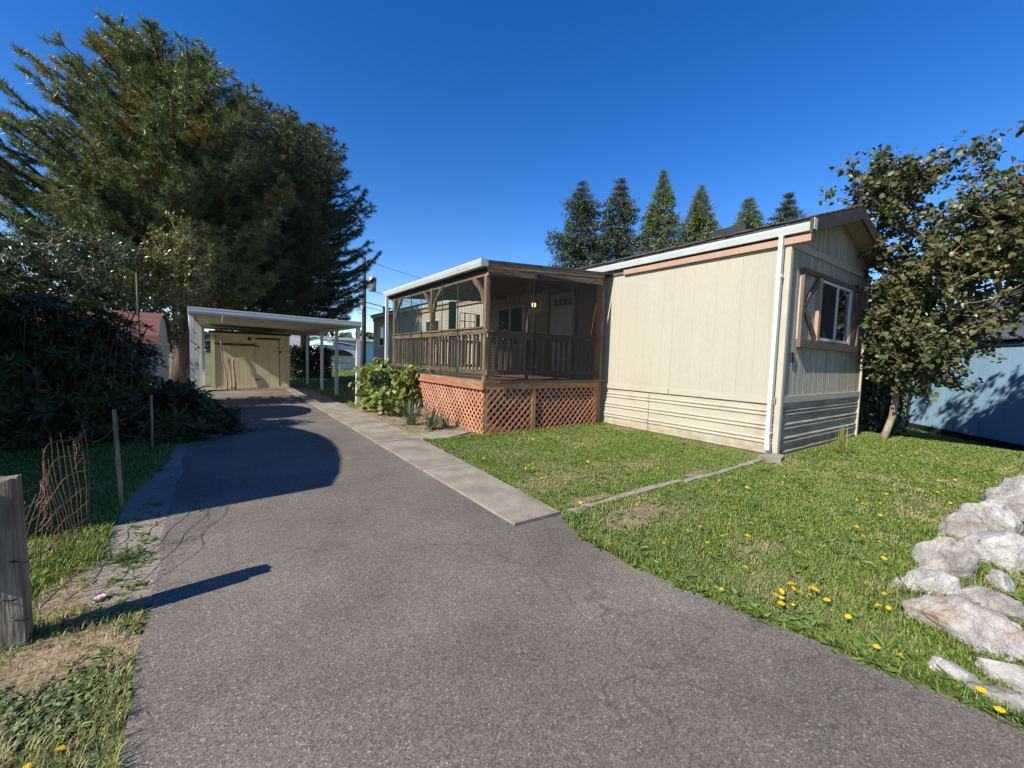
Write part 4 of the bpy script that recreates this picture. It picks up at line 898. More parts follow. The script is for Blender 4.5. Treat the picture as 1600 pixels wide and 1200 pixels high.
# ---------------------------------------------------------------- rocks
def rock(loc, size, rot, mat, label, seed, sub=5):
    size = (size[0]*.86, size[1]*.82, size[2]*.92); loc = (loc[0]+.02, loc[1]-.07); sub = sub if seed < 5 else min(sub,4)
    bm = bmesh.new(); bmesh.ops.create_icosphere(bm, subdivisions=sub, radius=1)
    off = Vector((seed*3.7,seed*1.3,seed*2.1))
    rs = random.Random(seed); cuts = [(Vector((rs.uniform(-1,1),rs.uniform(-1,1),rs.uniform(-.3,1))).normalized(), rs.uniform(.55,.86)) for _ in range(14)]
    for v in bm.verts:
        p = v.co.copy()
        for n_, d in cuts:
            e = p.dot(n_)-d
            if e > 0: p -= n_*e*.97
        p *= 1+.16*noise.noise(p*1.3+off)+.09*noise.noise(p*3.1+off)-.07*abs(noise.noise(p*4.3+off))+.045*noise.noise(p*8+off)+.022*noise.noise(p*19+off)
        v.co = Vector((p.x*size[0]/2,p.y*size[1]/2,p.z*size[2]*.62))
    me = bpy.data.meshes.new('rock'); bm.to_mesh(me); bm.free()
    me.polygons.foreach_set('use_smooth', [True]*len(me.polygons)); me.materials.append(M[mat])
    o = bpy.data.objects.new('rock', me); COL.objects.link(o); o.location = (loc[0],loc[1],size[2]*.30); o.rotation_euler = (rs.uniform(-.15,.15),rs.uniform(-.15,.15),rot)
    return tag(o, label, 'rock', 'rocks edging the lawn')
rock((3.06,.30), (.66,.36,.25), 1.85, 'rock_rust', 'largest oblong rock with rusty orange flank, nearest the driveway', 1)
rock((3.42,.52), (.34,.25,.24), 2.2, 'rock_white', 'small white-topped rock just above the rusty oblong rock', 2)
rock((3.50,.32), (.46,.22,.18), 1.65, 'rock_grey', 'long pale grey rock lying along the back of the rusty oblong rock', 3)
rock((3.97,.52), (.42,.34,.36), 2.0, 'rock_grey', 'upright grey rock with white speckles, leftmost of the middle row', 4)
rock((4.42,.36), (.56,.34,.34), 1.5, 'rock_white', 'broad bluish white rock in the middle of the row', 5)
rock((4.80,.52), (.44,.32,.33), 1.9, 'rock_grey', 'brownish grey rock touching the broad white rock from behind', 6)
rock((5.22,.42), (.50,.40,.40), 1.2, 'rock_white', 'brightest white rock, second from the far end', 7)
rock((6.05,.36), (.80,.48,.40), 1.3, 'rock_grey', 'dark-edged grey rock at the far end of the row', 8)
rock((4.62,.16), (.30,.24,.22), .6, 'rock_white', 'small white rock at the right frame edge beside the broad white rock', 9)
rock((3.98,.30), (.24,.20,.16), .6, 'rock_white', 'half-buried small white rock among weeds right of the grey rock', 10)
rock((2.56,.12), (.40,.17,.11), 1.75, 'rock_grey', 'flat grey stone lying at the asphalt edge', 11)
rock((2.60,.31), (.24,.12,.10), 1.8, 'rock_white', 'narrow white stone in weeds by the asphalt edge', 12)
rock((2.78,.13), (.34,.16,.12), 1.7, 'rock_white', 'flat white stone right below the rusty oblong rock', 13)
rock((3.36,.66), (.12,.10,.10), .4, 'rock_grey', 'tiny grey stone left of the small white-topped rock', 14, 3)
rock((6.9,.34), (.7,.5,.38), 1.1, 'rock_white', 'pale rock beyond the far grey one at the frame edge', 15)

# ---------------------------------------------------------------- vegetation builders
def branch_mesh(nodes_p, parent, r_tip, expo=2.35, rmax=1.0, start=0):
    n = len(nodes_p); P_ = np.array(nodes_p); ch = [[] for _ in range(n)]
    for i,p in enumerate(parent):
        if p >= 0: ch[p].append(i)
    acc = np.zeros(n)
    for i in reversed(range(n)):
        a = sum(acc[c] for c in ch[i]); acc[i] = max(a, r_tip**expo)
    r = np.minimum(acc**(1/expo), rmax)
    mb = MB()
    for i,p in enumerate(parent):
        if p < 0 or i < start: continue
        mb.tube([tuple(P_[p]),tuple(P_[i])], [min(r[p],r[i]*1.35),r[i]], 5, cap=False)
    return mb, r
def grow(trunk, clusters, bias=.25):
    Np = [np.array(t,float) for t in trunk]; par = [-1]+list(range(len(trunk)-1)); path = [0.0]
    for i in range(1,len(trunk)): path.append(path[-1]+np.linalg.norm(Np[i]-Np[i-1]))
    top = Np[-1]; cl = sorted(clusters, key=lambda c: np.linalg.norm(c-top)); ends = []
    for c in cl:
        A_ = np.array(Np); d = np.linalg.norm(A_-c,axis=1); up_ = np.maximum(0, A_[:,2]-c[2])
        j = int(np.argmin(d+bias*np.array(path)+.9*up_))
        if j == 0 and len(trunk) > 1: j = 1
        v = c-Np[j]; L_ = np.linalg.norm(v)
        if L_ > .35:
            mid = Np[j]+v*.5+np.array([0,0,-.06*L_])+RNG.normal(size=3)*.06*L_
            Np.append(mid); par.append(j); path.append(path[j]+L_*.5); j = len(Np)-1
        Np.append(c); par.append(j); path.append(path[j]+L_*.5); ends.append(len(Np)-1)
    return Np, par, ends
def envelope(n, c, r, rng=RNG, shell=.55, nz=.35, seed=1):
    out = []
    while len(out) < n:
        d = rng.normal(size=3); d /= np.linalg.norm(d); t = (shell+(1-shell)*rng.random())
        k_ = 1+nz*(noise.noise(Vector(d*1.7)+Vector((seed*5.1,0,0))))*1.6
        out.append(np.array(c)+d*np.array(r)*t*k_)
    return out
def leafy(name, label, cat, base, trunk, clusters, tmpl, leaf_len, per, spread, leafm, barkm, r_tip=.004, rmax=.12, droop=.15, group=None, up=.5, bare=0.0, extra_twigs=True):
    t = thing(name, label, cat, base, group)
    Np, par, ends = grow(trunk, clusters)
    nt_ = len(trunk)
    mb, r = branch_mesh(Np, par, r_tip, rmax=rmax, start=nt_)
    if len(trunk) > 1:
        obj('trunk', MB().tube([tuple(p) for p in trunk], [max(float(r[i]),.01)*(1.25 if i == 0 else 1) for i in range(nt_)], 10).mesh('trunk',True), M[barkm], t)
    pos = []; fwd = []
    A_ = np.array(Np)
    for e in ends:
        if RNG.random() < bare: continue
        c = A_[e]; par_p = A_[par[e]]; dirn = unit((c-par_p)[None])[0]
        n = int(per*RNG.uniform(.6,1.4))
        # twigs fanning out of the branch end, leaves along them
        ntw = max(2, n//7)
        for _ in range(ntw):
            td = unit((dirn*.7+RNG.normal(size=3)*.75+np.array([0,0,up*.5]))[None])[0]; tl = spread*RNG.uniform(.6,1.3)
            k_ = max(2,n//ntw); ts = RNG.uniform(.1,1.0,k_)
            p = c+td*tl*ts[:,None]+RNG.normal(size=(k_,3))*spread*.10
            pos.append(p); fwd.append(unit(td*.6+rdir(k_)*.9+np.array([0,0,-droop])))
            if extra_twigs: mb.tube([tuple(c),tuple(c+td*tl*.95)], [r_tip*.9,r_tip*.45], 3, cap=False)
    obj('branches', mb.mesh('branches',True), M[barkm], t)
    pos = np.concatenate(pos); fwd = np.concatenate(fwd); n = len(pos)
    nrm = unit(np.array([-.35,-.25,1.0])[None]*.9+RNG.normal(size=(n,3))*.75)
    V,F = scatter(*tmpl, pos, fwd, nrm, leaf_len*RNG.uniform(.6,1.25,n))
    obj('foliage', arr_mesh('foliage', V, F), M[leafm], t)
    return t

# big rhododendron at left: leaf whorls on rounded mass
def whorl_shrub(name, label, base, cs, n_wh, leaf, leafm, barkm, per=8, shell=.72):
    t = thing(name, label, 'shrub', base); pos = []; fwd = []; nrm = []; mb = MB()
    tot = sum(c[1][0]*c[1][1] for c in cs)
    for (c, r) in cs:
        pts = envelope(int(n_wh*r[0]*r[1]/tot), c, r, shell=shell, nz=.25, seed=c[0])
        for p in pts:
            if p[2] < .08: continue
            ax = unit((p-np.array([c[0],c[1],c[2]*.5]))[None]*np.array([1,1,1.2])+RNG.normal(size=3)*.25)[0]
            k_ = per; a0 = RNG.random()*6.28
            u = unit(np.cross(ax,[.3,.2,.9])[None])[0]; v = np.cross(ax,u)
            for j in range(k_):
                a = a0+6.283*j/k_+RNG.normal()*.15; ra = u*math.cos(a)+v*math.sin(a)
                pos.append(p+ra*.01); fwd.append(ra+ax*RNG.uniform(.05,.7)-np.array([0,0,.15])); nrm.append(ax)
            if RNG.random() < .35:
                q = np.array([c[0]+RNG.normal()*.25,c[1]+RNG.normal()*.2,.05]); mb.tube([tuple(q),tuple(q*.35+p*.65+np.array([0,0,-.1])),tuple(p)], [.022,.012,.006], 4, cap=False)
    pos = np.array(pos); n = len(pos); V,F = scatter(*leaf_t(.30,.1,.12), pos, np.array(fwd), np.array(nrm), leaf*RNG.uniform(.7,1.2,n))
    obj('branches', mb, M[barkm], t); obj('foliage', arr_mesh('foliage',V,F), M[leafm], t); return t
whorl_shrub('rhododendron', 'large dark glossy rhododendron filling the left side before the shed', (-2.2,8.3,0),
    [((-2.0,8.3,1.05),(1.0,.75,1.15)),((-2.9,8.2,1.15),(1.1,.8,1.25)),((-1.38,8.2,.95),(.66,.6,1.1)),((-3.9,8.4,1.15),(1.0,.9,1.3)),((-2.4,8.2,.45),(1.5,.8,.55)),((-1.35,8.2,.5),(.55,.6,.5)),((-1.75,8.5,1.45),(.7,.5,.62)),((-2.6,8.5,1.6),(.8,.5,.7))], 4700, .12, 'rhodo', 'bark')
whorl_shrub('low_shrub', 'low dark leafy shrub spilling onto the driveway by the carport post', (-.45,8.5,0),
    [((-.42,8.45,.30),(.42,.5,.42)),((-.08,8.05,.18),(.34,.42,.26)),((-.62,9.3,.35),(.3,.5,.45)),((-.5,7.7,.18),(.35,.4,.25))], 520, .15, 'rhodo', 'bark', per=7)
# camellias behind the shed
def cam_sh(label, x, y, cz, r, n, leafm, per=26, bare=0.0, barkm='twig_grey', spread=.26):
    cl = envelope(n, (x,y,cz), r, shell=.35, seed=x)
    trunk = [(x+.1,y,0),(x+.05,y,.7),(x,y,max(1.2,cz-r[2]*.8))]
    return leafy('camellia', label, 'shrub', (x,y,0), trunk, cl, leaf_t(.46,.12,.12), .085, per, spread, leafm, barkm, r_tip=.005, rmax=.07, bare=bare)
cam_sh('broad dark camellia at the left frame edge above the rhododendron', -3.25, 12.2, 2.55, (1.3,1.0,1.15), 230, 'camellia', 46)
cam_sh('open camellia with bare grey branches in the middle behind the shed', -1.95, 12.5, 2.75, (1.0,.9,1.25), 190, 'camellia', 34, bare=.15)
cam_sh('yellow-green tall shrub beside the carport in front of the pine trunk', -.80, 12.7, 3.2, (.72,.7,1.0), 150, 'camellia_gold', 36)
cam_sh('small leafy shrub under the tall ones right behind the rusty roof', -1.25, 12.0, 1.75, (.6,.4,.75), 70, 'camellia', 30)

# hydrangea beside the porch
def hyd(label, x, y, h, r, n):
    cl = envelope(n, (x,y,h*.55), (r,r,h*.5), shell=.6, seed=y); cl = [c for c in cl if c[2] > .12]
    return leafy('hydrangea', label, 'shrub', (x,y,0), [(x,y,0),(x,y,.15)], cl, leaf_t(.66,.08,.14), .135, 11, .13, 'hydrangea', 'bark', r_tip=.005, rmax=.03, droop=.05, up=1.0)
hyd('tall sunlit hydrangea with yellow-green leaves by the carport post', 3.02, 9.75, 1.22, .58, 90)
hyd('darker hydrangea bush pressed against the porch skirting', 3.48, 9.05, .98, .40, 55)
hyd('small bright hydrangea shoot in front at the bed edge', 2.98, 8.75, .52, .30, 26)
# yuccas, lily clump
def blades(name, label, cat, loc, n, length, width, mat, spread=.9, droop=.5, flat=.02):
    th = RNG.uniform(0,6.283,n); el = np.clip(RNG.normal(.95,.35*spread,n),.15,1.5); L_ = length*RNG.uniform(.6,1.1,n); V = []; F = []; k_ = 5
    for i in range(n):
        d = np.array([math.cos(th[i])*math.cos(el[i]),math.sin(th[i])*math.cos(el[i]),math.sin(el[i])]); sd = np.array([-math.sin(th[i]),math.cos(th[i]),0]); b0 = len(V)
        p0 = np.array([RNG.normal()*.04,RNG.normal()*.04,0.0])
        for j in range(k_+1):
            t = j/k_; p = p0+d*L_[i]*t+np.array([0,0,-droop*L_[i]*t*t*math.cos(el[i])]); p[2] = max(p[2],.01); w = width*(1-t)**.6*(.6+.8*t if t < .5 else 1.0)
            V.append(p-sd*w/2); V.append(p+np.array([0,0,-flat*w])); V.append(p+sd*w/2)
        for j in range(k_):
            a = b0+3*j; F += [(a,a+1,a+4,a+3),(a+1,a+2,a+5,a+4)]
    o = obj(name, arr_mesh(name, V, F), M[mat], loc=loc); return tag(o, label, cat)
blades('yucca', 'grey-green yucca clump left in the bed beside the lattice', 'plant', (2.98,7.45,.02), 70, .62, .028, 'yucca', .9, .35)
blades('yucca', 'grey-green yucca clump nearest the concrete pad', 'plant', (3.12,6.85,.02), 60, .60, .034, 'yucca', .8, .3)
blades('yucca', 'ragged small yucca tucked behind the others against the lattice', 'plant', (3.45,6.95,.02), 26, .42, .03, 'yucca', .8, .4)
blades('daylily', 'yellow-green strappy daylily clump at the foot of the end wall', 'plant', (8.05,2.18,.0), 80, .52, .020, 'lily', 1.2, .9)
blades('grass_tuft', 'small dry tuft of leaves in the lawn near the house corner', 'plant', (7.25,2.2,.0), 22, .26, .012, 'lily', 1.2, .8)
blades('grass_tuft', 'lone strappy green tuft in mid lawn', 'plant', (4.05,1.72,.0), 26, .22, .014, 'weed', 1.2, .9)
blades('grass_tuft', 'bright green tuft of long grass on the left verge near the post', 'plant', (-.52,3.45,.0), 80, .15, .008, 'weed', 2.2, 1.2)

# broadleaf tree at right
cl = envelope(300, (10.25,1.3,3.3), (1.2,1.8,1.5), shell=.22, nz=.3, seed=4) + envelope(120, (10.1,1.95,2.1), (.7,.55,1.15), shell=.25, seed=5) + envelope(95, (10.0,.05,3.55), (1.0,1.15,.85), shell=.3, seed=8) + envelope(130, (10.3,.2,3.95), (.9,1.15,.75), shell=.2, nz=.15, seed=15) + envelope(70, (9.65,2.15,4.45), (.6,.75,.55), shell=.3, seed=12) + envelope(60, (10.7,2.0,1.35), (.5,.45,.5), shell=.2, seed=13) + envelope(70, (10.5,1.7,1.85), (.7,.7,.75), shell=.3, seed=6)
cl += [np.array([10.2+RNG.normal()*.5,1.6+RNG.normal()*.8,4.75+RNG.random()*.35]) for _ in range(16)]
cl = [c for c in cl if not (c[1] > 2.4 and c[0] < 10.9 and c[2] > 1.0 and c[2] < 4.4 and c[0] > 6.6 and c[1] > 2.5)]
trunk = [(10.60,2.22,0),(10.66,2.19,.18),(10.72,2.14,.45),(10.70,2.11,.9),(10.60,1.98,1.45),(10.45,1.7,2.2)]
leafy('broadleaf_tree', 'leafy olive-green small tree with leaning trunk at the house corner', 'tree', (10.62,2.2,0), trunk, cl, heart_t(), .078, 44, .29, 'redbud', 'bark_pale', r_tip=.005, rmax=.11, droop=.35, up=.4)
# dark hedge between house and blue garage
def hedge(label, boxes, n, size, leafm, base):
    t = thing('hedge', label, 'hedge', base); pos = []; 
    for (x0,x1,y0,y1,z1,w) in boxes:
        k_ = int(n*w); f = RNG.random(k_); p = np.stack([RNG.uniform(x0,x1,k_),RNG.uniform(y0,y1,k_),RNG.random(k_)],1); p[:,2] = gh(p[:,0])+.03+p[:,2]*(z1-.03)
        p += RNG.normal(size=(k_,3))*.08; pos.append(p)
    pos = np.concatenate(pos); k_ = len(pos)
    V,F = scatter(*leaf_t(.5,.1,.1), pos, rdir(k_)+np.array([0,0,.4]), rdir(k_)+np.array([0,0,.6]), size*RNG.uniform(.6,1.3,k_))
    obj('foliage', arr_mesh('foliage',V,F), M[leafm], t)
    mb = MB()
    for (x0,x1,y0,y1,z1,w) in boxes:
        for _ in range(10):
            x,y_ = RNG.uniform(x0,x1),RNG.uniform(y0,y1); mb.tube([(x,y_,float(gh(x))),(x+RNG.normal()*.1,y_+RNG.normal()*.1,z1*.5),(x+RNG.normal()*.25,y_+RNG.normal()*.25,z1*.92)], [.03,.02,.008], 5, cap=False)
    obj('stems', mb, M['bark'], t); return t
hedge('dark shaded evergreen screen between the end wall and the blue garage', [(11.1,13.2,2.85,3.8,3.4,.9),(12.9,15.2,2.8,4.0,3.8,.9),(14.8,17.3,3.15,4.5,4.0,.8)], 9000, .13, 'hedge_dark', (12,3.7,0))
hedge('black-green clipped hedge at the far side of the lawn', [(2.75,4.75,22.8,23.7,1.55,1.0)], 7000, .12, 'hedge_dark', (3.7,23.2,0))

# ---------------------------------------------------------------- pines
def pine(label, base, h, prof, needlem, lean=(0,0), seed=1, whorls=21, limbs=6, r0=.27, nl=.21, per=50, dryp=.07, z0=3.0, upcurve=.25):
    t = thing('pine_tree', label, 'tree', base); rg = np.random.default_rng(seed); bx, by, _ = base
    tp = [(bx+lean[0]*(z/h)**1.3+.08*math.sin(z*.9), by+lean[1]*(z/h)**1.3, z) for z in np.linspace(0,h-.3,14)]
    obj('trunk', MB().tube(tp, [r0*(1.25 if i == 0 else 1)*(1-.9*i/13) for i in range(14)], 12).mesh('trunk',True), M['bark_pine'], t)
    mb = MB(); TP = []; TD = []
    for w in range(whorls):
        f = (w+.3)/whorls; z = z0+(h-z0)*f; a0 = rg.random()*6.28; zf = z/h
        cx = np.interp(z,[p[2] for p in tp],[p[0] for p in tp]); cy = np.interp(z,[p[2] for p in tp],[p[1] for p in tp])
        for l in range(limbs):
            a = a0+6.283*l/limbs+rg.normal()*.22; R_ = float(np.interp(z,*prof(a)))*rg.uniform(.72,1.06)
            if R_ < .12: continue
            d = np.array([math.cos(a),math.sin(a),0.0]); pts = []
            rise = rg.uniform(.0,.3)+.5*max(0,f-.6)
            for q in np.linspace(0,1,6): pts.append(np.array([cx,cy,z])+d*R_*q+np.array([0,0,R_*(rise*q*.5-.10*math.sin(q*3.1)+upcurve*q*q)])+rg.normal(size=3)*.04*R_*q)
            mb.tube([tuple(p) for p in pts], [max(.012,.026*R_)*(1-.8*q) for q in np.linspace(0,1,6)], 4, cap=False)
            L_ = R_; q = .22
            while q <= 1.0:
                i = min(4,int(q*5)); p = pts[i]+(pts[i+1]-pts[i])*(q*5-i); tl = (.30+.55*(1-q))*min(1.0,.35+R_*.28)*rg.uniform(.7,1.3)
                for sg in (1,-1):
                    sd = np.array([-d[1],d[0],0])*sg; td = unit((d*.75+sd*rg.uniform(.4,1.1)+np.array([0,0,rg.uniform(-.1,.65)]))[None])[0]
                    e = p+td*tl; mb.tube([tuple(p),tuple(e)], [.010,.006], 3, cap=False)
                    for s_ in ((1.0,.66,.36) if tl > .45 else (1.0,.55)): TP.append(p+td*tl*s_); TD.append(unit((td+np.array([0,0,.35])+rg.normal(size=3)*.25)[None])[0])
                q += .20/max(L_,.5)*1.05
            TP.append(pts[-1]); TD.append(unit((pts[-1]-pts[-2])[None])[0])
    obj('branches', mb, M['bark_pine'], t)
    TP = np.array(TP); TD = np.array(TD); n = len(TP); dc = TP[rg.integers(0,n,int(260*dryp))]; dryt = np.clip(1.25-np.min(np.linalg.norm(TP[:,None,:]-dc[None],axis=2),axis=1)/.42,0,1)*rg.uniform(.5,1,n)*.9
    B = np.repeat(TP,per,0)-np.repeat(TD,per,0)*(rg.random(n*per)*.16)[:,None]; Dn = unit(np.repeat(TD,per,0)*.62+unit(rg.normal(size=(n*per,3)))*.8+np.array([0,0,-.10]))
    Ln = nl*rg.uniform(.65,1.2,n*per); sd = unit(np.cross(Dn, rg.normal(size=(n*per,3))))*.0088
    V = np.stack([B-sd,B+sd,B+Dn*Ln[:,None]],1).reshape(-1,3); F = np.arange(len(V)).reshape(-1,3)
    obj('needles', arr_mesh('needles',V,F,dry=np.repeat(np.repeat(dryt,per),3)), M[needlem], t); print('pine tufts', n)
    return t
def prof1(a):
    c = math.cos(a); l_ = max(0,-c)
    zz = [2.73,3.78,5.25,6.93,8.4,9.55,10.4,11.13]; bb = [2.6,3.4,3.6,3.4,3.0,2.4,1.7,.5]; ll = [1.1,1.5,1.2,.55,.0,-.3,-.2,0]
    return (zz,[b_+q*l_ for b_,q in zip(bb,ll)])
def prof2(a):
    return ([2.8,4.0,6.0,8.0,10.0,11.6,12.4,12.9],[3.0,3.6,3.7,3.3,2.6,1.9,1.2,.35])
pine('broad ponderosa-like pine with scattered yellowing tufts behind the metal shed', (-1.12,18.3,0), 11.0, prof1, 'needle', lean=(-.2,0), seed=3, dryp=.22, whorls=26, limbs=9, z0=2.8, per=34)
pine('darker tall pine standing behind the carport beside the utility pole', (3.6,24.0,0), 12.9, prof2, 'needle2', lean=(.1,0), seed=9, whorls=23, limbs=7, z0=2.7, per=31, dryp=.03, r0=.26)
pine('second stem of pine leaning right behind the carport roof', (1.5,21.0,0), 11.6, lambda a: ([2.8,4.5,6.5,8.5,10.2,11.2,11.7],[2.2,2.9,3.0,2.7,2.0,1.2,.35]), 'needle2', lean=(.5,0), seed=14, whorls=20, limbs=7, z0=2.8, per=31, dryp=.03, r0=.2)

# ---------------------------------------------------------------- far conifers behind the house
def conifer(label, x, y, h, rad, mat, seed, open_=0.0, droop=.35, p=.9):
    t = thing('conifer', label, 'tree', (x,y,0), 'conifers behind the house'); rg = np.random.default_rng(seed)
    obj('trunk', MB().tube([(x,y,0),(x,y,h*.97)], [.35,.03], 8), M['bark'], t)
    nb_ = int(900*(1-.3*open_)); rad *= 1.2; a_ph = seed*1.3; mb = MB(); Pp = []; Dd = []; Sz = []
    for i in range(nb_):
        f = 1-(rg.random())**.75 if False else rg.random()**.8
        z = h*(.30+.69*(f if open_ < .1 else (math.floor(f*21)+rg.normal()*.16)/21)); z = min(z,h*.985); top = (h-z)/(h*.7); R_ = rad*(top**p)*(rg.uniform(.62,1.12) if open_ < .1 else rg.uniform(.45,1.2)*(1+.22*math.sin(a_ph+z*1.7)))+.12
        a = rg.random()*6.283; d = np.array([math.cos(a),math.sin(a),0])
        k_ = int(24+30*R_/rad)
        q = rg.random(k_)**.55; pos = np.array([x,y,z])+d*R_*q[:,None]; pos[:,2] += -droop*R_*q+.16*R_*q*q; pos += rg.normal(size=(k_,3))*np.array([.16,.16,.10])*(.4+R_*.22)
        Pp.append(pos); Dd.append(unit(d[None]+rg.normal(size=(k_,3))*.6+np.array([0,0,.15]))); Sz.append(rg.uniform(.18,.46,k_)*(.6+.16*R_)*(.35+.65*min(1,top*4)))
        if i % 3 == 0: mb.tube([(x,y,z),tuple(np.array([x,y,z])+d*R_*.9+np.array([0,0,-droop*R_*.8]))], [.03,.01], 3, cap=False)
    obj('branches', mb, M['bark'], t)
    Pp = np.concatenate(Pp); Dd = np.concatenate(Dd); Sz = np.concatenate(Sz); n = len(Pp)
    tv = [(0,0,0),(.45,.15,.05),(1,0,-.05),(.45,-.15,.05)]; V,F = scatter(tv, [(0,1,2,3)], Pp, Dd, rg.normal(size=(n,3))*.6+np.array([-.2,-.2,.8]), Sz)
    obj('foliage', arr_mesh('foliage',V,F), M[mat], t); return t
conifer('tall dark ragged fir, leftmost of those behind the roof', 31.4, 32.1, 20.9, 4.3, 'fir_dark', 21, .35, .30, .8)
conifer('slimmer dark fir touching the leftmost one', 34.1, 29.4, 21.0, 3.6, 'fir_dark', 22, .4, .32, .75)
conifer('tallest light green pyramidal conifer behind the roof', 36.7, 26.1, 21.0, 3.3, 'fir_light', 23, 0, .25, .85)
conifer('lower light green pyramidal conifer, second of the pale ones', 38.6, 23.1, 19.0, 3.3, 'fir_light', 24, 0, .25, .8)
conifer('short rounded light green conifer tip over the roof', 40.6, 19.4, 17.2, 2.4, 'fir_light', 25, 0, .2, .6)
conifer('dark fir tip over the roof, rightmost behind the house', 41.8, 16.6, 17.5, 3.0, 'fir_dark', 26, .2, .3, .8)
# distant wood
mbV = []; k_ = 0
n = 5200; ang = RNG.uniform(-.45,1.45,n); dd_ = RNG.uniform(140,175,n); hgt = 3.2+4.2*vnoise(ang*14,ang*0,1.0,77)+2.0*vnoise(ang*60,ang*0+3,1.0,78)
pos = np.stack([np.sin(ang)*dd_,np.cos(ang)*dd_,RNG.random(n)**.7*hgt],1)
V,F = scatter([(0,0,0),(.5,.5,0),(1,0,0),(.5,-.5,0)], [(0,1,2,3)], pos, rdir(n)+np.array([0,0,.8]), rdir(n), RNG.uniform(1.2,3.0,n))
tag(obj('distant_wood', arr_mesh('distant_wood',V,F), M['woods']), 'low line of distant trees on the horizon past the carport', 'trees', kind='stuff')

# ---------------------------------------------------------------- grass
def in_view(x, y, mar=350):
    px, py, Z = project(np.stack([x,y,x*0],1)); return (Z > .2)&(px > -mar)&(px < 1600+mar)&(py < 1200+mar)
BARE = [(2.98,2.22,.46,.18),(2.92,2.72,.3,.08),(4.75,2.7,.25,.07),(-.62,2.42,.36,.28),(-.62,3.15,.22,.36)]
def bare_mask(x, y):
    m_ = np.ones_like(x)
    for cx,cy,rx,ry in BARE:
        d = np.sqrt(((x-cx)/rx)**2+((y-cy)/ry)**2); m_ *= np.clip((d-.45)/.7,.16,1)
    return m_
def grass(name, label, region, inside, dmax, hbase, dry_fn, far=.8, tall_fn=None, hmul=1.0, seed=0):
    x0,x1,y0,y1 = region; n = int((x1-x0)*(y1-y0)*dmax); rg = np.random.default_rng(seed)
    x = rg.uniform(x0,x1,n); y = rg.uniform(y0,y1,n); ok = inside(x,y)&in_view(x,y); x = x[ok]; y = y[ok]
    d = np.hypot(x,y); dens = np.clip((2.6/np.maximum(d,.5))**1.15, .06, 1)*bare_mask(x,y)*np.clip(.45+.9*vnoise(x,y,2.3,5),.25,1)
    ok = rg.random(len(x)) < dens; x = x[ok]; y = y[ok]; d = d[ok]; n = len(x)
    w = .0021*np.maximum(1,d/2.4)**.85*rg.uniform(.7,1.3,n)
    pn = vnoise(x,y,1.7,9); pn2 = vnoise(x,y,6.5,10)
    h = hbase*(.45+.55*pn+.5*pn2)*rg.uniform(.55,1.25,n)*hmul
    if tall_fn is not None: h = h*tall_fn(x,y)
    a = rg.uniform(0,6.283,n); ln = rg.uniform(.25,.95,n); dr = np.stack([np.cos(a),np.sin(a)],1)*ln[:,None]
    sd = np.stack([-np.sin(a),np.cos(a),0*a],1)*w[:,None]
    b_ = np.stack([x,y,gh(x)],1); mdl = b_+np.stack([dr[:,0]*h*.35,dr[:,1]*h*.35,h*.62],1); tip = b_+np.stack([dr[:,0]*h*1.05,dr[:,1]*h*1.05,h*(1.0-.28*ln)],1)
    V = np.stack([b_-sd,b_+sd,mdl-sd*.8,mdl+sd*.8,tip],1).reshape(-1,3); tf = np.array([(0,1,3),(0,3,2),(2,3,4)]); F = (tf[None]+(np.arange(n)*5)[:,None,None]).reshape(-1,3)
    dryv = np.clip(dry_fn(x,y)+rg.normal(size=n)*.22,0,1)
    o = obj(name, arr_mesh(name,V,F,dry=np.repeat(dryv,5)), M['grass']); print(name, n)
    return tag(o, label, 'grass', kind='stuff')
def dryB(x,y): return np.clip((vnoise(x,y,2.1,31)-.66)*2.6+(vnoise(x,y,7,32)-.55)*1.1,0,.85)+np.exp(-(((x-2.98)/.6)**2+((y-2.2)/.3)**2))*.7+np.exp(-(((x-2.62)/.2)**2+((y-1.0)/.18)**2))*.6
RK = [(3.06,.24),(3.42,.46),(3.5,.26),(3.97,.46),(4.42,.3),(4.8,.46),(5.22,.36),(6.05,.3),]
def edgeB(x,y): return 1+1.5*np.exp(-((x-xe(y))/.10)**2)+sum(1.7*np.exp(-(((x-a)/.26)**2+((y-b_)/.22)**2)) for a,b_ in RK)
def insB(x,y):
    ok = (x > xe(y)+.0)&((y < 2.575)|(x > 10.6)); A_ = np.array([13.34,2.35])*1.32; dN = np.array([-.669,.7433])
    side = (x-A_[0])*dN[0]+(y-A_[1])*dN[1]
    return ok&(side > .05)
grass('side_lawn_grass', 'weedy lawn with dry patches between driveway, rocks and end wall', (2.1,17.6,-2.6,3.0), insB, 14500, .027, dryB, tall_fn=edgeB, seed=1)
def dryA(x,y): return np.clip((vnoise(x,y,1.5,41)-.62)*2.2,0,.8)+(vnoise(x,y,5,42)-.5)*.4
grass('front_lawn_grass', 'short green lawn between porch, house wall and concrete strip', (2.36,6.75,2.63,6.25), lambda x,y: (x > np.interp(y,[2.5,6.2],[2.39,2.60])+.03*vnoise(y,y,4,3))&((y < 5.95)|(x < 3.62))&~((x > 2.6)&(x < 3.6)&(y > 6.0-.0*x)&(x > 2.6)&(y > 5.98)), 16500, .026, dryA, tall_fn=lambda x,y: 1+1.6*np.exp(-((y-5.95)/.14)**2)+.7*np.exp(-((x-np.interp(y,[2.5,6.2],[2.4,2.61]))/.08)**2), seed=2)
def insC(x,y): return (x < xl(y)-.01)&~((y > 2.85)&(y < 7.3)&(x > -.56-.10*np.sin((y-2.7)*.9)))
def dryC(x,y): return np.where(y < 3.0, np.clip(.25+(vnoise(x,y,2.2,51)-.42)*2.6,0,1), np.where(y < 4.4,.12,.0))+np.exp(-(((y-2.35)/.35)**2))*.5
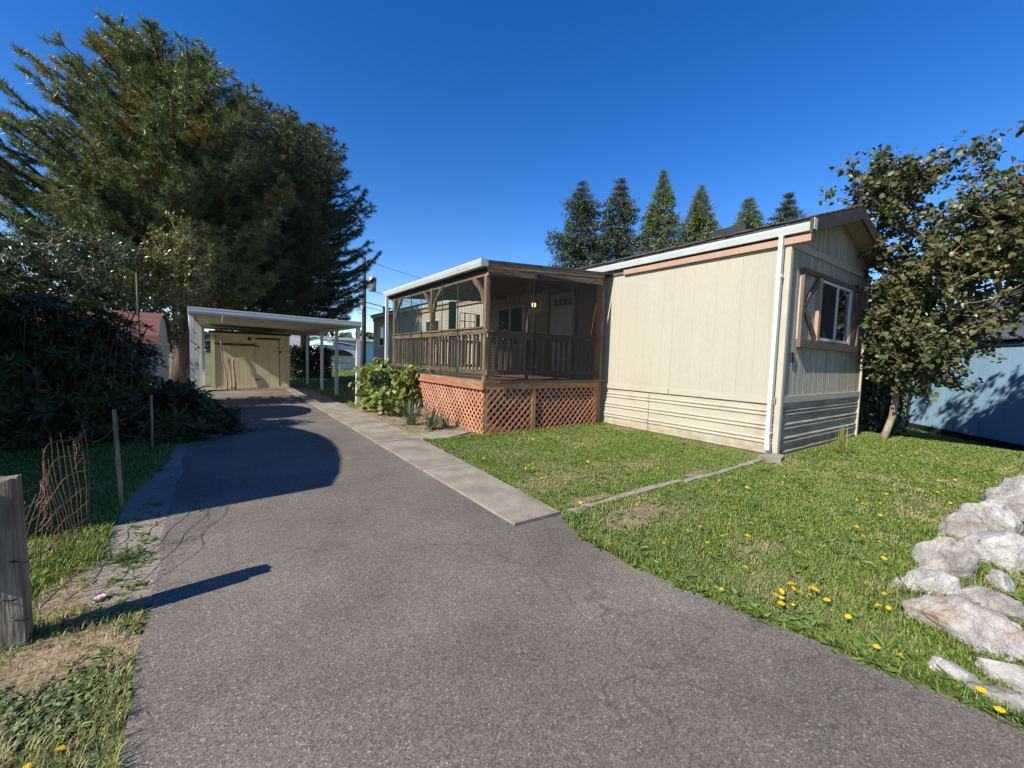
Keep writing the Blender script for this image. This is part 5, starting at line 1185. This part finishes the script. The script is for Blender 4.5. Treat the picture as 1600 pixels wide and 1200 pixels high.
grass('verge_grass', 'patchy rough grass on the left verge round the fence post', (-4.2,-.2,1.0,8.6), insC, 9500, .042, dryC, tall_fn=lambda x,y: 1+.9*(y > 3.2)*(y < 4.5)+.6*np.exp(-((x-xl(y))/.06)**2)*(y < 2.3)+.5*(y < 1.95), seed=3)
grass('back_lawn_grass', 'shaded green lawn beyond the carport posts', (2.65,9.5,10.6,36), lambda x,y: ((x < 6.7)|(y > 22.6))&(x > 2.7), 900, .10, lambda x,y: (vnoise(x,y,.5,61)-.6), seed=4)
grass('fence_side_grass', 'grass strip between the house corner and the blue garage', (10.55,16.4,2.9,4.8), lambda x,y: x > 10.55, 700, .08, lambda x,y: x*0+.3, seed=5)
# broad-leaved weeds along the asphalt edge and round the rocks
def weeds(name, label, centres, per, size, mat, wid=.28):
    pos = []; fwd = []
    for (x,y) in centres:
        k_ = int(per*RNG.uniform(.6,1.4)); a = RNG.uniform(0,6.283,k_)
        pos.append(np.stack([x+RNG.normal(size=k_)*.015,y+RNG.normal(size=k_)*.015,RNG.uniform(.003,.02,k_)],1)); fwd.append(np.stack([np.cos(a),np.sin(a),RNG.uniform(.1,.8,k_)],1))
    pos = np.concatenate(pos); fwd = np.concatenate(fwd); k_ = len(pos)
    V,F = scatter(*leaf_t(wid,.12,.22), pos, fwd, np.array([0,0,1.0])+RNG.normal(size=(k_,3))*.35, size*RNG.uniform(.5,1.25,k_))
    return tag(obj(name, arr_mesh(name,V,F), M[mat]), label, 'weeds', kind='stuff')
cs = []
for _ in range(230): y_ = RNG.uniform(-.6,2.5); cs.append((float(xe(y_))+abs(RNG.normal())*.09, y_))
for _ in range(190): cs.append((RNG.uniform(2.6,4.8), RNG.uniform(-.9,.16)))
for _ in range(60): cs.append((RNG.uniform(2.7,6.5), RNG.uniform(.6,2.4)))
for _ in range(40): cs.append((RNG.uniform(2.7,6.3), RNG.uniform(2.8,5.8)))
fl = [(RNG.uniform(2.4,8.5), RNG.uniform(.3,2.5)) for _ in range(620)]+[(RNG.uniform(2.65,6.5), RNG.uniform(2.75,5.9)) for _ in range(420)]
fl = [c for c in fl if c[0] > float(xe(c[1]))+.03]
weeds('lawn_weeds', 'flat clover and plantain rosettes growing through both lawns', fl, 9, .034, 'weed', .42)
weeds('broadleaf_weeds', 'low broad-leaved weeds along the asphalt edge and among the rocks', cs, 11, .062, 'weed', .24)
cs = [(RNG.normal()*.22-.62, 2.12+RNG.normal()*.09) for _ in range(260)]+[(RNG.uniform(-1.6,-.4), RNG.uniform(1.5,2.2)) for _ in range(120)]
cs = [c for c in cs if c[0] < float(xl(c[1]))-.03]
weeds('clover_patch', 'dark green clover patch on the left verge below the fence post', cs, 9, .021, 'clover', .8)
cs = [(float(xl(y_))-.05-abs(RNG.normal())*.12, y_) for y_ in RNG.uniform(1.4,4.6,70)]
weeds('verge_weeds', 'leafy weeds along the left asphalt edge', cs, 9, .045, 'weed', .24)
cs = [(RNG.uniform(2.65,3.6), RNG.uniform(6.6,8.6)) for _ in range(60)]
weeds('bed_litter', 'dry leaves and small weeds scattered in the planting bed', cs, 6, .07, 'lily')

# dandelions, each its own flower
DAND = [(2.95,1.75),(2.88,1.50),(2.69,1.41),(2.59,1.65),(3.12,1.69),(3.11,1.51),(3.01,1.50),(3.22,1.40),(2.69,1.18),(2.34,1.14),(2.65,0.98),(2.52,0.95),(2.57,0.91),(2.70,0.93),(2.77,0.92),(2.65,0.86),(2.70,0.83),(2.46,0.87),(2.56,0.85),(2.84,0.83),(2.78,0.83),(3.08,0.57),(2.99,0.54),(2.90,0.54),(2.47,0.47),(2.45,0.41),(2.54,0.16),(2.57,0.06),(2.43,0.10),(3.66,0.73),(3.95,0.80),(4.21,0.98),(4.00,0.95),(5.17,1.26),(5.07,1.18),(4.90,1.11),(5.19,1.09),(4.79,0.99),(5.11,1.14),(4.26,1.42),(5.64,1.13),(6.98,1.32),(6.69,1.26),(6.89,1.15),(7.29,1.17),(6.73,1.05),(6.16,0.94),(6.04,0.86),(7.08,0.98),(6.84,0.92),(6.29,0.85),(6.46,0.82),(6.61,0.87),(7.27,0.87),(8.95,0.98),(8.61,0.89),(8.29,0.86),(9.28,0.74),(8.27,0.59),(7.72,0.68),(7.48,0.52),(7.20,0.47),(6.98,0.52),(6.68,0.57),(6.43,0.68),(5.94,0.69),(5.91,0.62),(5.80,0.57),(5.69,0.53),(5.99,0.55),(7.57,0.38),(8.56,0.46),(6.33,0.49),(4.44,2.29),(4.22,2.19),(4.46,2.28),(4.77,1.82),(5.40,1.99),(5.42,1.88),(5.05,1.85),(4.54,2.03),(3.32,1.56),(3.14,1.49),(4.40,1.73),(4.26,2.36),(2.66,0.62),(2.74,0.74),(8.94,1.49),(8.74,1.23),(8.55,1.59),(5.42,3.35),(4.47,3.08),(4.32,3.09),(2.67,4.54),(2.71,4.37),(4.20,5.47),(4.00,5.21),(4.15,5.18),(4.55,4.98),(4.48,4.70),(4.22,4.47),(4.33,4.39),(3.82,4.34),(3.70,4.25),(3.76,4.51),(4.37,4.37),(4.52,4.36),(5.47,4.96),(5.02,4.67),(4.17,3.84),(3.90,3.69),(3.07,3.88),(3.14,3.83),(3.09,3.66),(2.98,3.60),(3.01,3.71),(2.95,3.78),(2.88,3.49),(2.85,3.39),(3.38,3.61),(3.04,3.24),(3.02,3.13),(2.96,3.13),(2.88,2.97),(3.65,3.28),(3.65,3.25),(3.65,3.45),(3.69,3.42),(3.54,3.42),(4.21,3.58),(3.34,2.93),(2.68,2.62),(3.10,5.20),(3.30,2.98),(-0.44,1.80),(-0.48,1.78)]
def dand_mesh(seed, big):
    rg = random.Random(seed); mb = MB(); h = .07
    mb.tube([(0,0,0),(.006,.004,h*.5),(0,0,h-.004)], .0016, 4)
    ns = len(mb.f); R_ = big
    for ring,(r,z,n_) in enumerate([(R_,.0,13),(R_*.7,.006,10),(R_*.38,.010,7)]):
        for i in range(n_):
            a = 6.283*i/n_+ring*.3+rg.uniform(-.1,.1); w = .28*r; c,s_ = math.cos(a),math.sin(a); k0 = len(mb.v)
            mb.v += [(0,0,h-.002+z*.4),(c*r*.6-s_*w*.5,s_*r*.6+c*w*.5,h+z*.8),(c*r,s_*r,h+z*.5),(c*r*.6+s_*w*.5,s_*r*.6-c*w*.5,h+z*.8)]; mb.f.append((k0,k0+3,k0+2,k0+1))
    me = bpy.data.meshes.new('dandelion'); me.from_pydata(mb.v,[],mb.f); me.update(); me.materials.append(M['stem']); me.materials.append(M['dandelion'])
    me.polygons.foreach_set('material_index', [0]*ns+[1]*(len(mb.f)-ns)); return me
dm = [dand_mesh(i, .014+.003*i) for i in range(3)]
for i,(x,y) in enumerate(DAND):
    o = bpy.data.objects.new('dandelion', dm[i % 3]); COL.objects.link(o); o.location = (x,y,float(gh(x))); o.rotation_euler = (RNG.normal()*.22-.1,RNG.normal()*.22-.15,RNG.random()*6.28)
    s_ = RNG.uniform(.75,1.15); o.scale = (s_,s_,RNG.uniform(.7,1.25))
    lb = ('yellow dandelion in the lawn enclosed by porch, house wall and concrete strip' if y > 2.6 else 'yellow dandelion in the left verge at the bottom corner' if x < 0 else
          'yellow dandelion among the pale rocks and asphalt edge stones' if x < 2.9 and y < .3 else 'yellow dandelion close to the asphalt edge of the side lawn' if x < 3.3 else
          'yellow dandelion in the middle of the side lawn' if x < 5.6 else 'yellow dandelion in the far part of the side lawn before the blue garage')
    tag(o, lb, 'flower', 'dandelions: '+lb[20:])
